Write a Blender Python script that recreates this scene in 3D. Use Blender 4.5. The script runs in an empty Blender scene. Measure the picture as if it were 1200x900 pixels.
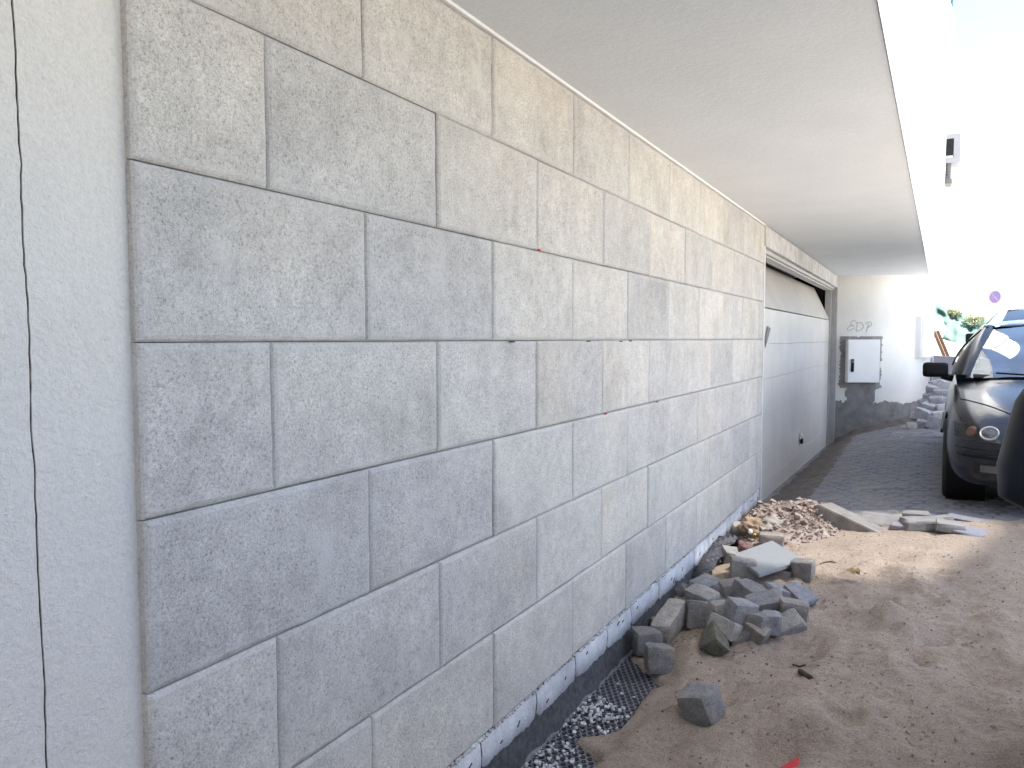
import bpy, bmesh, math, random
import numpy as np
from mathutils import Vector, Matrix, Euler, noise
from mathutils.bvhtree import BVHTree
random.seed(7)
RAD = math.radians
SC = bpy.context.scene
COL = SC.collection

# ------------------------------------------------------------------ camera
# world: wall runs along +Y on the left (x = -1.163), camera at the origin, Z up
F_PX = 892.8
YAW, PITCH, ROLL = RAD(28.475), RAD(3.366), RAD(-0.097)
fw = Vector((-math.sin(YAW)*math.cos(PITCH), math.cos(YAW)*math.cos(PITCH), -math.sin(PITCH)))
r0 = Vector((math.cos(YAW), math.sin(YAW), 0)); u0 = r0.cross(fw)
rt = r0*math.cos(ROLL)+u0*math.sin(ROLL); up = -r0*math.sin(ROLL)+u0*math.cos(ROLL)
cd = bpy.data.cameras.new('camera'); cam = bpy.data.objects.new('camera', cd); COL.objects.link(cam)
cd.sensor_fit = 'HORIZONTAL'; cd.sensor_width = 36; cd.lens = F_PX/1200*36
cd.clip_start = 0.05; cd.clip_end = 2000
cam.matrix_world = Matrix(((rt.x, up.x, -fw.x, 0), (rt.y, up.y, -fw.y, 0), (rt.z, up.z, -fw.z, 0), (0, 0, 0, 1)))
SC.camera = cam
def ray(px, py): return fw+rt*((px-600)/F_PX)-up*((py-450)/F_PX)
def at_z(px, py, z): d = ray(px, py); return d*(z/d.z)
def at_y(px, py, y): d = ray(px, py); return d*(y/d.y)

# ------------------------------------------------------------------ light
SUN_EL, SUN_AZ = RAD(64), RAD(4)          # azimuth from +X towards +Y
SUN_STRENGTH, SKY_STRENGTH, EXPOSURE = 5.0, 0.068, 2.86
tosun = Vector((math.cos(SUN_EL)*math.cos(SUN_AZ), math.cos(SUN_EL)*math.sin(SUN_AZ), math.sin(SUN_EL)))
w = bpy.data.worlds.new('World'); SC.world = w; w.use_nodes = True
nt = w.node_tree; sky = nt.nodes.new('ShaderNodeTexSky'); sky.sky_type = 'NISHITA'; sky.sun_disc = False
sky.sun_elevation = SUN_EL; sky.sun_rotation = RAD(90)-SUN_AZ
sky.air_density = 1.0; sky.dust_density = 1.1; sky.ozone_density = 0.7
bg = nt.nodes['Background']; nt.links.new(sky.outputs[0], bg.inputs[0]); bg.inputs[1].default_value = SKY_STRENGTH
sl = bpy.data.lights.new('sun', 'SUN'); sl.energy = SUN_STRENGTH; sl.angle = RAD(1.0); sl.color = (1.0, .96, .90)
so = bpy.data.objects.new('sun', sl); COL.objects.link(so)
so.rotation_euler = tosun.to_track_quat('Z', 'Y').to_euler()
SC.view_settings.view_transform = 'Standard'; SC.view_settings.look = 'None'
SC.view_settings.exposure = EXPOSURE; SC.view_settings.gamma = 1.0

# ------------------------------------------------------------------ helpers
class MB:
    def __init__(s): s.v = []; s.f = []
    def add(s, vs, fs):
        n = len(s.v); s.v += [tuple(p) for p in vs]; s.f += [tuple(i+n for i in f) for f in fs]
    def box(s, c, size, rot=(0, 0, 0), bev=0.0):
        hx, hy, hz = [q/2 for q in size]
        M = Euler(rot).to_matrix(); c = Vector(c)
        if bev <= 0:
            vs = [Vector((sx*hx, sy*hy, sz*hz)) for sz in (-1, 1) for sy in (-1, 1) for sx in (-1, 1)]
            fs = [(0, 2, 3, 1), (4, 5, 7, 6), (0, 1, 5, 4), (2, 6, 7, 3), (0, 4, 6, 2), (1, 3, 7, 5)]
        else:
            bm = bmesh.new(); bmesh.ops.create_cube(bm, size=1)
            for v in bm.verts: v.co = Vector((v.co.x*size[0], v.co.y*size[1], v.co.z*size[2]))
            bmesh.ops.bevel(bm, geom=bm.edges[:], offset=bev, segments=2, profile=.6, affect='EDGES')
            bm.verts.index_update(); vs = [v.co.copy() for v in bm.verts]; fs = [[v.index for v in f.verts] for f in bm.faces]; bm.free()
        s.add([M @ v+c for v in vs], fs)
    def bb(s, lo, hi, bev=0.0):
        s.box([(a+b)/2 for a, b in zip(lo, hi)], [b-a for a, b in zip(lo, hi)], bev=bev)
    def grid(s, P, closed=False):
        m = len(P); n = len(P[0]); vs = [p for row in P for p in row]; fs = []
        for i in range(m-1):
            for j in range(n if closed else n-1):
                k = (j+1) % n; fs.append((i*n+j, i*n+k, (i+1)*n+k, (i+1)*n+j))
        s.add(vs, fs)
    def tube(s, pts, r, n=8, flat=1.0, cap=True):
        pts = [Vector(p) for p in pts]; rings = []
        for i, p in enumerate(pts):
            t = (pts[min(i+1, len(pts)-1)]-pts[max(i-1, 0)]).normalized()
            a = t.cross(Vector((0, 0, 1))); a = a.normalized() if a.length > 1e-4 else Vector((1, 0, 0)); b = t.cross(a)
            rr = r[i] if isinstance(r, (list, tuple)) else r
            rings.append([p+a*rr*math.cos(q)+b*rr*flat*math.sin(q) for q in [2*math.pi*k/n for k in range(n)]])
        k0 = len(s.v); s.grid(rings, closed=True)
        if cap:
            s.f.append(tuple(k0+i for i in range(n))); e = k0+(len(pts)-1)*n; s.f.append(tuple(e+n-1-i for i in range(n)))
    def lathe(s, prof, n, M):          # profile (radius, height) turned about local Z, then matrix M
        s.grid([[M @ Vector((r*math.cos(q), r*math.sin(q), h)) for q in [2*math.pi*k/n for k in range(n)]] for r, h in prof], closed=True)
    def prism(s, pts, z0, z1):
        n = len(pts); s.add([(x, y, z0) for x, y in pts]+[(x, y, z1) for x, y in pts],
            [tuple(range(n))[::-1], tuple(range(n, 2*n))]+[(i, (i+1) % n, n+(i+1) % n, n+i) for i in range(n)])
    def mesh(s, name, mat, smooth=False):
        me = bpy.data.meshes.new(name); me.from_pydata(s.v, [], s.f); me.validate()
        bm = bmesh.new(); bm.from_mesh(me); bmesh.ops.recalc_face_normals(bm, faces=bm.faces); bm.to_mesh(me); bm.free()
        if mat: me.materials.append(mat)
        if smooth: me.shade_smooth()
        me.update(); return me
    def build(s, name, mat, parent=None, smooth=False, loc=(0, 0, 0)):
        return link(name, s.mesh(name, mat, smooth), parent, loc)
def link(name, me, parent=None, loc=(0, 0, 0)):
    o = bpy.data.objects.new(name, me); COL.objects.link(o); o.location = loc
    if parent: o.parent = parent
    return o
def tag(o, label=None, cat=None, group=None, kind=None):
    for k, v in (('label', label), ('category', cat), ('group', group), ('kind', kind)):
        if v: o[k] = v
    return o
def empty(name, loc=(0, 0, 0), rz=0): 
    o = bpy.data.objects.new(name, None); COL.objects.link(o); o.location = loc; o.rotation_euler = (0, 0, rz); o.empty_display_size = .1; return o
def copy_tree(o, parent=None):
    c = o.copy(); COL.objects.link(c); c.parent = parent
    for ch in list(o.children): copy_tree(ch, c)
    return c
def autosmooth(me, ang=40):
    me.shade_smooth()
    bm = bmesh.new(); bm.from_mesh(me)
    for e in bm.edges:
        if len(e.link_faces) == 2 and e.calc_face_angle(0) > RAD(ang): e.smooth = False
    bm.to_mesh(me); bm.free()
def fbm(x, y, z=0.0, oct=4): return noise.fractal(Vector((x, y, z)), 1.0, 2.0, oct)
def sstep(a, b, x): t = min(1, max(0, (x-a)/(b-a))); return t*t*(3-2*t)

# ------------------------------------------------------------------ materials
class NT:
    def __init__(s, name):
        s.m = bpy.data.materials.new(name); s.m.use_nodes = True; s.t = s.m.node_tree; s.b = s.t.nodes['Principled BSDF']
        s.geo = s.t.nodes.new('ShaderNodeNewGeometry'); s.oi = s.t.nodes.new('ShaderNodeObjectInfo')
    def n(s, ty, **kw):
        o = s.t.nodes.new(ty)
        for k, v in kw.items(): setattr(o, k, v)
        return o
    def l(s, a, b): s.t.links.new(a, b)
    def mapv(s, scale=(1, 1, 1), rnd=False):
        mp = s.n('ShaderNodeMapping'); mp.inputs['Scale'].default_value = scale; s.l(s.geo.outputs['Position'], mp.inputs['Vector'])
        if rnd:
            mu = s.n('ShaderNodeMath', operation='MULTIPLY'); mu.inputs[1].default_value = 37.0; s.l(s.oi.outputs['Random'], mu.inputs[0])
            cb = s.n('ShaderNodeCombineXYZ'); s.l(mu.outputs[0], cb.inputs[0]); s.l(mu.outputs[0], cb.inputs[1]); s.l(mu.outputs[0], cb.inputs[2]); s.l(cb.outputs[0], mp.inputs['Location'])
        return mp.outputs[0]
    def noise(s, scale, detail=4, rough=.55, vec=None, sc=(1, 1, 1), rnd=False):
        o = s.n('ShaderNodeTexNoise'); o.inputs['Scale'].default_value = scale; o.inputs['Detail'].default_value = detail; o.inputs['Roughness'].default_value = rough
        s.l(vec if vec else s.mapv(sc, rnd), o.inputs['Vector']); return o.outputs['Fac']
    def voro(s, scale, sc=(1, 1, 1), feature='F1'):
        o = s.n('ShaderNodeTexVoronoi', feature=feature); o.inputs['Scale'].default_value = scale; s.l(s.mapv(sc), o.inputs['Vector']); return o
    def ramp(s, fac, stops):
        o = s.n('ShaderNodeValToRGB'); cr = o.color_ramp
        while len(cr.elements) < len(stops): cr.elements.new(.5)
        for e, (p, c) in zip(cr.elements, stops): e.position = p; e.color = (*c, 1) if len(c) == 3 else c
        s.l(fac, o.inputs[0]); return o.outputs[0]
    def mix(s, fac, a, b, mode='MIX'):
        o = s.n('ShaderNodeMix', data_type='RGBA', blend_type=mode)
        for inp, v in ((o.inputs[0], fac), (o.inputs[6], a), (o.inputs[7], b)):
            if isinstance(v, (int, float)): inp.default_value = v
            elif isinstance(v, tuple): inp.default_value = (*v, 1)
            else: s.l(v, inp)
        return o.outputs[2]
    def math(s, op, a, b=0.0):
        o = s.n('ShaderNodeMath', operation=op)
        for inp, v in ((o.inputs[0], a), (o.inputs[1], b)):
            if isinstance(v, (int, float)): inp.default_value = v
            else: s.l(v, inp)
        return o.outputs[0]
    def bump(s, h, strength=.5, dist=.01, prev=None):
        o = s.n('ShaderNodeBump'); o.inputs['Strength'].default_value = strength; o.inputs['Distance'].default_value = dist; s.l(h, o.inputs['Height'])
        if prev: s.l(prev, o.inputs['Normal'])
        return o.outputs[0]
    def done(s, col=None, rough=.8, bump=None, metal=0.0, spec=.5, coat=0.0):
        if isinstance(col, tuple): s.b.inputs['Base Color'].default_value = (*col, 1)
        elif col is not None: s.l(col, s.b.inputs['Base Color'])
        if isinstance(rough, (int, float)): s.b.inputs['Roughness'].default_value = rough
        else: s.l(rough, s.b.inputs['Roughness'])
        s.b.inputs['Metallic'].default_value = metal; s.b.inputs['Specular IOR Level'].default_value = spec; s.b.inputs['Coat Weight'].default_value = coat; s.b.inputs['Coat Roughness'].default_value = .04
        if bump: s.l(bump, s.b.inputs['Normal'])
        return s.m
G3 = lambda v: (v, v, v)
def flat(name, col, rough=.6, metal=0.0, var=.12, sc=9, bump=0.0, coat=0.0, spec=.5):
    t = NT(name); nz = t.noise(sc, 5, .6)
    lo = tuple(c*(1-var) for c in col); hi = tuple(min(1, c*(1+var)) for c in col)
    c = t.ramp(nz, [(.3, lo), (.7, hi)])
    b = t.bump(t.noise(sc*14, 3), bump, .004) if bump else None
    r = t.math('ADD', t.math('MULTIPLY', nz, .16), max(0.02, rough-.08))
    return t.done(c, r, b, metal, spec, coat)
def m_tile():
    t = NT('granite_tile')
    fine = t.noise(150, 3, .75); grain = t.noise(330, 2, .8); big = t.noise(4.5, 5, .6, rnd=True); streak = t.noise(7, 4, .6, sc=(1, 1, .6), rnd=True); mid = t.noise(26, 4, .65)
    c = t.ramp(fine, [(.30, (.27, .267, .265)), (.42, (.52, .515, .505)), (.7, (.68, .67, .655))])
    c = t.mix(.6, c, t.ramp(grain, [(.34, G3(.42)), (.48, G3(.92)), (.7, G3(1.12))]), 'MULTIPLY')
    c = t.mix(.8, c, t.ramp(mid, [(.3, G3(.84)), (.7, G3(1.1))]), 'MULTIPLY')
    c = t.mix(.85, c, t.ramp(big, [(.28, (.78, .775, .77)), (.5, G3(.98)), (.72, (1.10, 1.10, 1.085))]), 'MULTIPLY')
    c = t.mix(.5, c, t.ramp(streak, [(.3, G3(.90)), (.7, G3(1.07))]), 'MULTIPLY')
    # cement smears, a haze of pale dust wiped in arcs
    sm = t.noise(7, 6, .62, sc=(1, 1.2, .8), rnd=True)
    c = t.mix(t.ramp(sm, [(.56, G3(0)), (.72, G3(.7))]), c, (.60, .595, .585))
    # every slab has its own tone: some warm, some blue-grey, some darker
    tint = t.ramp(t.oi.outputs['Random'], [(0, (.82, .825, .835)), (.25, (1, .99, .97)), (.5, (.90, .895, .89)), (.75, (1.05, 1.035, 1.0)), (1, (1.0, .975, .935))])
    c = t.mix(1.0, c, tint, 'MULTIPLY')
    # rim of each slab is sawn smoother and mixed towards an even pale grey
    tc = t.n('ShaderNodeTexCoord'); sp = t.n('ShaderNodeSeparateXYZ'); t.l(tc.outputs['Generated'], sp.inputs[0])
    ey = t.math('ABSOLUTE', t.math('SUBTRACT', sp.outputs[1], .5)); ez = t.math('ABSOLUTE', t.math('SUBTRACT', sp.outputs[2], .5))
    ey = t.math('ADD', ey, t.math('MULTIPLY', t.math('SUBTRACT', mid, .5), .05)); ez = t.math('ADD', ez, t.math('MULTIPLY', t.math('SUBTRACT', mid, .5), .1))
    rim = t.math('MAXIMUM', t.ramp(ey, [(.445, G3(0)), (.48, G3(1))]), t.ramp(ez, [(.41, G3(0)), (.46, G3(1))]))
    c = t.mix(t.math('MULTIPLY', rim, t.math('ADD', .10, t.math('MULTIPLY', big, .42))), c, (.50, .495, .49)); c = t.mix(1, c, (1.03, 1.005, .985), 'MULTIPLY')
    warm = t.noise(1.6, 3, .5, rnd=True)
    c = t.mix(t.ramp(warm, [(.55, G3(0)), (.75, G3(.5))]), c, t.mix(1, c, (1.05, .97, .87), 'MULTIPLY'))
    h = t.math('ADD', t.math('MULTIPLY', fine, .7), t.math('MULTIPLY', grain, .5))
    b = t.bump(h, .55, .004, t.bump(mid, .25, .004))
    return t.done(c, .88, b, spec=.25)
def m_plaster(name, col, s1=170, st=.5, dirt=.06):
    t = NT(name); f = t.noise(s1, 3, .7); m = t.noise(38, 4, .6); g = t.noise(2.2, 5, .6)
    c = t.mix(1, t.ramp(g, [(.3, tuple(q*(1-dirt) for q in col)), (.7, col)]), t.ramp(f, [(.25, G3(.9)), (.6, G3(1.03))]), 'MULTIPLY')
    return t.done(c, .9, t.bump(f, st, .003, t.bump(m, st*.7, .006)), spec=.2)
def m_sand():
    t = NT('sand'); g = t.noise(190, 4, .85); m = t.noise(38, 5, .7); l = t.noise(3.2, 5, .6); dk = t.voro(95); dk2 = t.noise(6, 4, .6)
    c = t.ramp(g, [(.34, (.21, .165, .128)), (.47, (.425, .35, .282)), (.62, (.53, .445, .365)), (.74, (.70, .61, .52))])
    c = t.mix(.9, c, t.ramp(m, [(.3, (.86, .85, .845)), (.7, (1.08, 1.07, 1.06))]), 'MULTIPLY')
    c = t.mix(.9, c, t.ramp(l, [(.32, (.86, .85, .855)), (.68, (1.07, 1.06, 1.05))]), 'MULTIPLY')
    spk = t.math('MULTIPLY', t.ramp(dk.outputs['Distance'], [(.10, G3(1)), (.2, G3(0))]), t.ramp(dk2, [(.55, G3(0)), (.68, G3(1))]))
    c = t.mix(t.math('MULTIPLY', spk, .7), c, (.10, .085, .07))
    b = t.bump(g, 1.0, .005, t.bump(m, .7, .028))
    return t.done(c, .95, b, spec=.1)
def m_cobble_stone(name, base, var=.3, green=False):
    t = NT(name); f = t.noise(170, 4, .75, rnd=True); m = t.noise(22, 5, .65, rnd=True); l = t.noise(9, 4, .6, rnd=True)
    c = t.ramp(f, [(.3, tuple(q*.55 for q in base)), (.5, base), (.72, tuple(q*1.5 for q in base))])
    c = t.mix(.9, c, t.ramp(m, [(.3, G3(.72)), (.7, G3(1.2))]), 'MULTIPLY')
    c = t.mix(1, c, t.ramp(t.oi.outputs['Random'], [(0, (.74, .745, .76)), (.35, (1.02, 1.0, .98)), (.7, (.88, .89, .92)), (1, (1.2, 1.17, 1.12))]), 'MULTIPLY')
    dust = t.ramp(l, [(.5, G3(0)), (.7, G3(.55))]); c = t.mix(dust, c, (.38, .31, .25) if not green else (.10, .11, .035))
    return t.done(c, .88, t.bump(f, .6, .003, t.bump(m, .6, .012)), spec=.25)
def m_drive():
    t = NT('driveway_stone'); f = t.noise(120, 4, .7); m = t.noise(5, 5, .62); isl = t.noise(1.3, 4, .6)
    ra = t.n('ShaderNodeTexWhiteNoise', noise_dimensions='3D'); mp = t.mapv((9.1, 9.1, .001)); fl = t.n('ShaderNodeVectorMath', operation='FLOOR'); t.l(mp, fl.inputs[0]); t.l(fl.outputs[0], ra.inputs['Vector'])
    c = t.ramp(f, [(.3, (.15, .157, .19)), (.55, (.23, .238, .29)), (.75, (.30, .307, .365))])
    c = t.mix(.8, c, t.ramp(ra.outputs['Value'], [(0, G3(.88)), (1, G3(1.08))]), 'MULTIPLY')
    c = t.mix(t.ramp(m, [(.44, G3(.15)), (.62, G3(.8))]), c, (.25, .235, .225))
    c = t.mix(t.ramp(isl, [(.5, G3(0)), (.75, G3(.5))]), c, (.22, .20, .185))
    return t.done(c, .85, t.bump(f, .5, .004), spec=.3)
def m_ground():
    t = NT('ground'); f = t.noise(60, 4, .7); m = t.noise(1.4, 5, .6)
    c = t.ramp(m, [(.35, (.40, .385, .355)), (.65, (.50, .48, .44))]); c = t.mix(.9, c, t.ramp(f, [(.3, G3(.7)), (.7, G3(1.15))]), 'MULTIPLY')
    return t.done(c, .95, t.bump(f, .6, .01), spec=.15)
def m_paint(name, col, metal=.2, rough=.28):
    t = NT(name); d = t.noise(2.5, 5, .6); f = t.noise(90, 3, .6)
    c = t.mix(t.ramp(d, [(.5, G3(0)), (.85, G3(.05))]), col, (.20, .18, .16))
    r = t.math('ADD', t.math('MULTIPLY', d, .14), rough-.05)
    return t.done(c, r, t.bump(f, .015, .002), metal, .34, .18)
def m_glass(name, tint, ior=1.5):
    m = bpy.data.materials.new(name); m.use_nodes = True; t = m.node_tree; t.nodes.remove(t.nodes['Principled BSDF']); out = t.nodes['Material Output']
    tr = t.nodes.new('ShaderNodeBsdfTransparent'); tr.inputs[0].default_value = (*tint, 1); gl = t.nodes.new('ShaderNodeBsdfGlossy'); gl.inputs['Roughness'].default_value = .03
    fr = t.nodes.new('ShaderNodeFresnel'); fr.inputs[0].default_value = ior; mx = t.nodes.new('ShaderNodeMixShader')
    nz = t.nodes.new('ShaderNodeTexNoise'); nz.inputs['Scale'].default_value = 3; ad = t.nodes.new('ShaderNodeMath'); ad.operation = 'MULTIPLY_ADD'; ad.inputs[1].default_value = .06 if ior < 2 else .36
    t.links.new(nz.outputs[0], ad.inputs[0]); t.links.new(fr.outputs[0], ad.inputs[2]); t.links.new(ad.outputs[0], mx.inputs[0]); t.links.new(tr.outputs[0], mx.inputs[1]); t.links.new(gl.outputs[0], mx.inputs[2]); t.links.new(mx.outputs[0], out.inputs[0]); return m
def m_door():
    t = NT('door_paint'); g = t.noise(2.2, 5, .6); s = t.noise(5, 5, .65, sc=(1, 3.2, .45)); f = t.noise(140, 2, .6)
    c = t.ramp(g, [(.3, (.54, .495, .45)), (.7, (.62, .575, .525))]); c = t.mix(t.ramp(s, [(.60, G3(0)), (.68, G3(.45))]), c, (.76, .755, .75))
    return t.done(c, .45, t.bump(f, .1, .002), 0, .4)
def m_mortar(name, col):
    t = NT(name); f = t.noise(90, 4, .7); m = t.noise(9, 5, .62); l = t.noise(2.2, 3)
    c = t.ramp(m, [(.3, tuple(q*.74 for q in col)), (.7, tuple(q*1.18 for q in col))]); c = t.mix(.7, c, t.ramp(f, [(.3, G3(.8)), (.7, G3(1.1))]), 'MULTIPLY'); c = t.mix(.7, c, t.ramp(l, [(.3, G3(.8)), (.7, G3(1.12))]), 'MULTIPLY')
    return t.done(c, .93, t.bump(f, .6, .005, t.bump(m, .5, .01)), spec=.2)
def m_rubble():
    t = NT('rubble'); f = t.noise(120, 4, .7); l = t.noise(14, 3, .6); b = t.noise(34, 2, .5)
    c = t.ramp(l, [(.3, (.26, .195, .165)), (.5, (.335, .275, .24)), (.7, (.42, .375, .34))]); c = t.mix(.6, c, t.ramp(b, [(.3, (.75, .70, .68)), (.7, (1.1, 1.08, 1.06))]), 'MULTIPLY'); c = t.mix(.6, c, t.ramp(f, [(.3, G3(.78)), (.7, G3(1.1))]), 'MULTIPLY')
    return t.done(c, .95, t.bump(f, .6, .004), spec=.15)
def m_dirt():
    t = NT('dirt'); f = t.noise(70, 4, .75); m = t.noise(9, 4, .6)
    c = t.ramp(f, [(.3, (.10, .085, .075)), (.6, (.185, .165, .145)), (.8, (.33, .31, .28))]); c = t.mix(.8, c, t.ramp(m, [(.3, G3(.7)), (.7, G3(1.2))]), 'MULTIPLY')
    return t.done(c, .95, t.bump(f, .8, .01), spec=.15)
M = dict(
    brk=flat('bracket_grey', (.13, .125, .11), .7), brk2=flat('bracket_dark', (.05, .05, .05), .7), joint=flat('joint_dust', (.19, .185, .18), .95, var=.4, sc=5), acp=flat('unit_paint', (.20, .20, .22), .5, var=.04), piece=m_mortar('piece', (.27, .26, .25)), kerb=m_mortar('kerb_concrete', (.25, .235, .215)),
    tile=m_tile(), plaster=m_plaster('stucco', (.71, .675, .625), 150, 1.0), soffit=m_plaster('soffit_stucco', (.71, .735, .755), 120, .4, .07), white=m_plaster('white_render', (.80, .80, .79), 150, .3),
    curved=m_plaster('curved_render', (.76, .745, .70), 110, .35, .1), backing=m_mortar('joint_mortar', (.52, .51, .50)), insul=m_mortar('white_board', (.62, .62, .64)), bitumen=flat('bitumen', (.085, .086, .092), .85, var=.5, sc=45, bump=1.0),
    concrete=m_mortar('grey_mortar', (.26, .25, .245)), lintel=m_mortar('lintel_stone', (.56, .545, .53)), sand=m_sand(), ground=m_ground(), drive=m_drive(), dirt=m_dirt(),
    stone=m_cobble_stone('granite_cobble', (.25, .242, .23)), pale_stone=m_cobble_stone('pale_cobble', (.40, .375, .345)), brown_stone=m_cobble_stone('brown_cobble', (.27, .245, .225)), moss_stone=m_cobble_stone('mossy_cobble', (.15, .145, .11), green=True), blue_stone=m_cobble_stone('bluish_cobble', (.255, .255, .27)), heap_stone=m_cobble_stone('heap_stone', (.50, .50, .525)),
    rubble=m_rubble(), slab=flat('pale_slab', (.24, .25, .26), .55, var=.06, sc=14, bump=.2), chip=flat('white_chip', (.58, .57, .58), .8, var=.3, sc=60), membrane=flat('grey_sheet', (.15, .15, .175), .5, var=.25, sc=40), cup=flat('dark_cup', (.028, .028, .034), .5, var=.2),
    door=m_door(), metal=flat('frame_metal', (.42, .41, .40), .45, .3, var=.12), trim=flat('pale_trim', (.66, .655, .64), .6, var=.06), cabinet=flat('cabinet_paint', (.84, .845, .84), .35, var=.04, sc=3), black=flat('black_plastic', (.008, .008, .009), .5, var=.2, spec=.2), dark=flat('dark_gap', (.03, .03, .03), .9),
    navy=m_paint('navy_paint', (.006, .007, .013), 0, .2), whitecar=m_paint('white_paint', (.72, .73, .74), 0, .3), navy2=m_paint('dark_paint', (.008, .009, .014), 0, .3), rubber=flat('tyre_rubber', (.018, .018, .018), .8, var=.3, sc=30, bump=.3), rim=flat('alloy', (.38, .38, .39), .3, .8), chrome=flat('chrome', (.62, .62, .64), .16, 1.0, var=.04), lamp_dark=flat('lamp_housing', (.012, .012, .014), .35, 0, spec=.2), amber=flat('amber_lens', (.13, .05, .038), .35, 0), silver=flat('reflector', (.36, .37, .39), .3, .3), smoke=flat('smoked_lens', (.06, .062, .066), .3), glass=m_glass('windscreen_glass', (.55, .66, .74), 2.3), lens=m_glass('clear_lens', (.92, .93, .93), 1.2), seat=flat('seat_cloth', (.06, .065, .075), .9), paper=flat('paper', (.78, .78, .76), .8, var=.05), teal=flat('teal_card', (.10, .38, .36), .7), dash=flat('dash', (.045, .046, .05), .8),
    mirror_glass=flat('mirror_glass', (.010, .012, .019), .35, 0, var=.05, spec=.25), navy_plastic=flat('navy_plastic', (.009, .011, .018), .45, var=.1, spec=.25), red=flat('red_plastic', (.48, .018, .03), .4, var=.15), foam=m_mortar('foam', (.36, .255, .175)), foam_white=m_mortar('pale_foam', (.38, .34, .305)), ink=flat('pencil_line', (.43, .42, .40), .8), twig=flat('twig', (.05, .035, .025), .9), pebble=flat('pebble', (.13, .11, .095), .9, var=.5, sc=50), orange=flat('orange_scrap', (.28, .17, .07), .7), wood=flat('wood', (.10, .05, .022), .75, var=.35, sc=20), net=flat('green_net', (.032, .072, .056), .8, var=.35, sc=3), leaf=flat('leaf', (.27, .28, .16), .6, var=.4, sc=5), signblue=flat('sign_blue', (.13, .12, .28), .4), signred=flat('sign_red', (.34, .16, .22), .4), grey=flat('light_grey', (.5, .5, .5), .5), yellow=flat('yellow_plastic', (.6, .42, .05), .5), bluegrey=flat('blue_grey', (.06, .06, .085), .6), redmark=flat('red_mark', (.5, .03, .05), .7), blue=flat('blue_frame', (.03, .09, .15), .4), raw=m_mortar('raw_concrete', (.36, .355, .34)))

# ------------------------------------------------------------------ ground shapes
GX = [-1.35, -1.16, -.9, -.4, 0, .6, 1.5]
GY = [5.0, 6.5, 12.2]
GZ = [[-1.45, -1.445, -1.41, -1.365, -1.315, -1.245, -1.2], [-1.445, -1.435, -1.39, -1.31, -1.265, -1.235, -1.215], [-1.605, -1.56, -1.40, -1.265, -1.205, -1.185, -1.16]]
def G(x, y):
    y2 = min(max(y, 5.0), 12.2); a, b = (0, 1) if y2 < 6.5 else (1, 2); t = (y2-GY[a])/(GY[b]-GY[a])
    za = np.interp(x, GX, GZ[a]); zb = np.interp(x, GX, GZ[b])
    return float(za*(1-t)+zb*t)+(.008*(min(y, 60)-12.2) if y > 12.2 else 0)
def in_mem(x, y):      # where the dimpled sheet lies bare
    d = x+1.163
    wdt = .05+.19*sstep(1.75, 2.1, y)*(1-sstep(2.95, 3.2, y))+.05*fbm(x*5, y*5, 3)
    cov = math.exp(-((y-2.44)/.07)**2)*.15*sstep(.03, .1, d)
    return sstep(-.02, .03, wdt-cov-d)
def S(x, y):
    base = G(x, y)
    edge = 6.15+.35*fbm(x*1.1, y*.6, 1.0)+.12*fbm(x*5, y*5, 2)+.3*sstep(.3, .9, x)
    thick = .045*(1-sstep(edge-.7, edge+.25, y))-.02*sstep(edge-.25, edge+.35, y)
    lump = .026*fbm(x*2.1+3, y*2.1, 5, 3)+.034*(.4-abs(fbm(x*3.4, y*3.0, 9, 4)))+.009*fbm(x*13, y*13, 4, 3)+.006*fbm(x*34, y*34, 4, 2)
    near = 1-sstep(4.3, 5.2, y)*.75
    # soft mounds, heel prints, relief put in for light curves off the car
    for cx, cy, r, h in DENTS:
        q = ((x-cx)**2+(y-cy)**2)/(r*r)
        if q < 6: lump += h*math.exp(-q)*(1-.9*q*.5 if h < 0 else 1)
    z = base+thick+lump*near*(1-.8*sstep(edge-.3, edge+.2, y))
    d = x+1.163
    z += -.03*(1-sstep(.02, .22, d))*(1-sstep(3.0, 3.6, y))
    dip = (1-sstep(.12, .42, d))*sstep(1.5, 1.8, y)*(1-sstep(3.0, 3.4, y)); z = z*(1-.85*dip)+(-1.436+.012*fbm(x*9, y*9, 8, 3))*.85*dip
    k = in_mem(x, y)
    return z*(1-k)+(-1.462)*k
rs = random.Random(3)
DENTS = [(rs.uniform(-.95, .9), rs.uniform(1.4, 5.2), rs.uniform(.045, .13), rs.choice([-.045, -.035, -.025, .03, .04, .02])) for _ in range(110)]
DENTS += [(.33, 5.45, .1, -.03), (.47, 5.5, .1, -.03), (.4, 5.3, .12, .03), (-.1, 3.3, .22, .035), (-.3, 2.9, .2, .03), (.2, 3.6, .25, .03), (-.55, 3.6, .2, .03)]

# ground sheet
xs = list(np.concatenate([[-900, -300, -80, -30, -10, -4, -2], np.arange(-1.4, 1.6, .1), [2, 3, 5, 8, 14, 30, 80, 300, 900]]))
ys = list(np.concatenate([[-900, -300, -80, -20, -8, -3, 0], np.arange(1, 16, .25), [17, 19, 22, 27, 34, 45, 60, 100, 300, 900]]))
mb = MB(); mb.grid([[(x, y, G(x, y)-.05) for x in xs] for y in ys])
tag(mb.build('ground', M['ground'], smooth=True), kind='structure')
# sand sheet
xs = np.arange(-1.20, 1.6, .0125); ys = np.arange(1.0, 7.0, .0125)
mb = MB(); mb.grid([[(x, y, S(x, y)) for x in xs] for y in ys])
tag(mb.build('sand', M['sand'], smooth=True), kind='structure')
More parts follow.
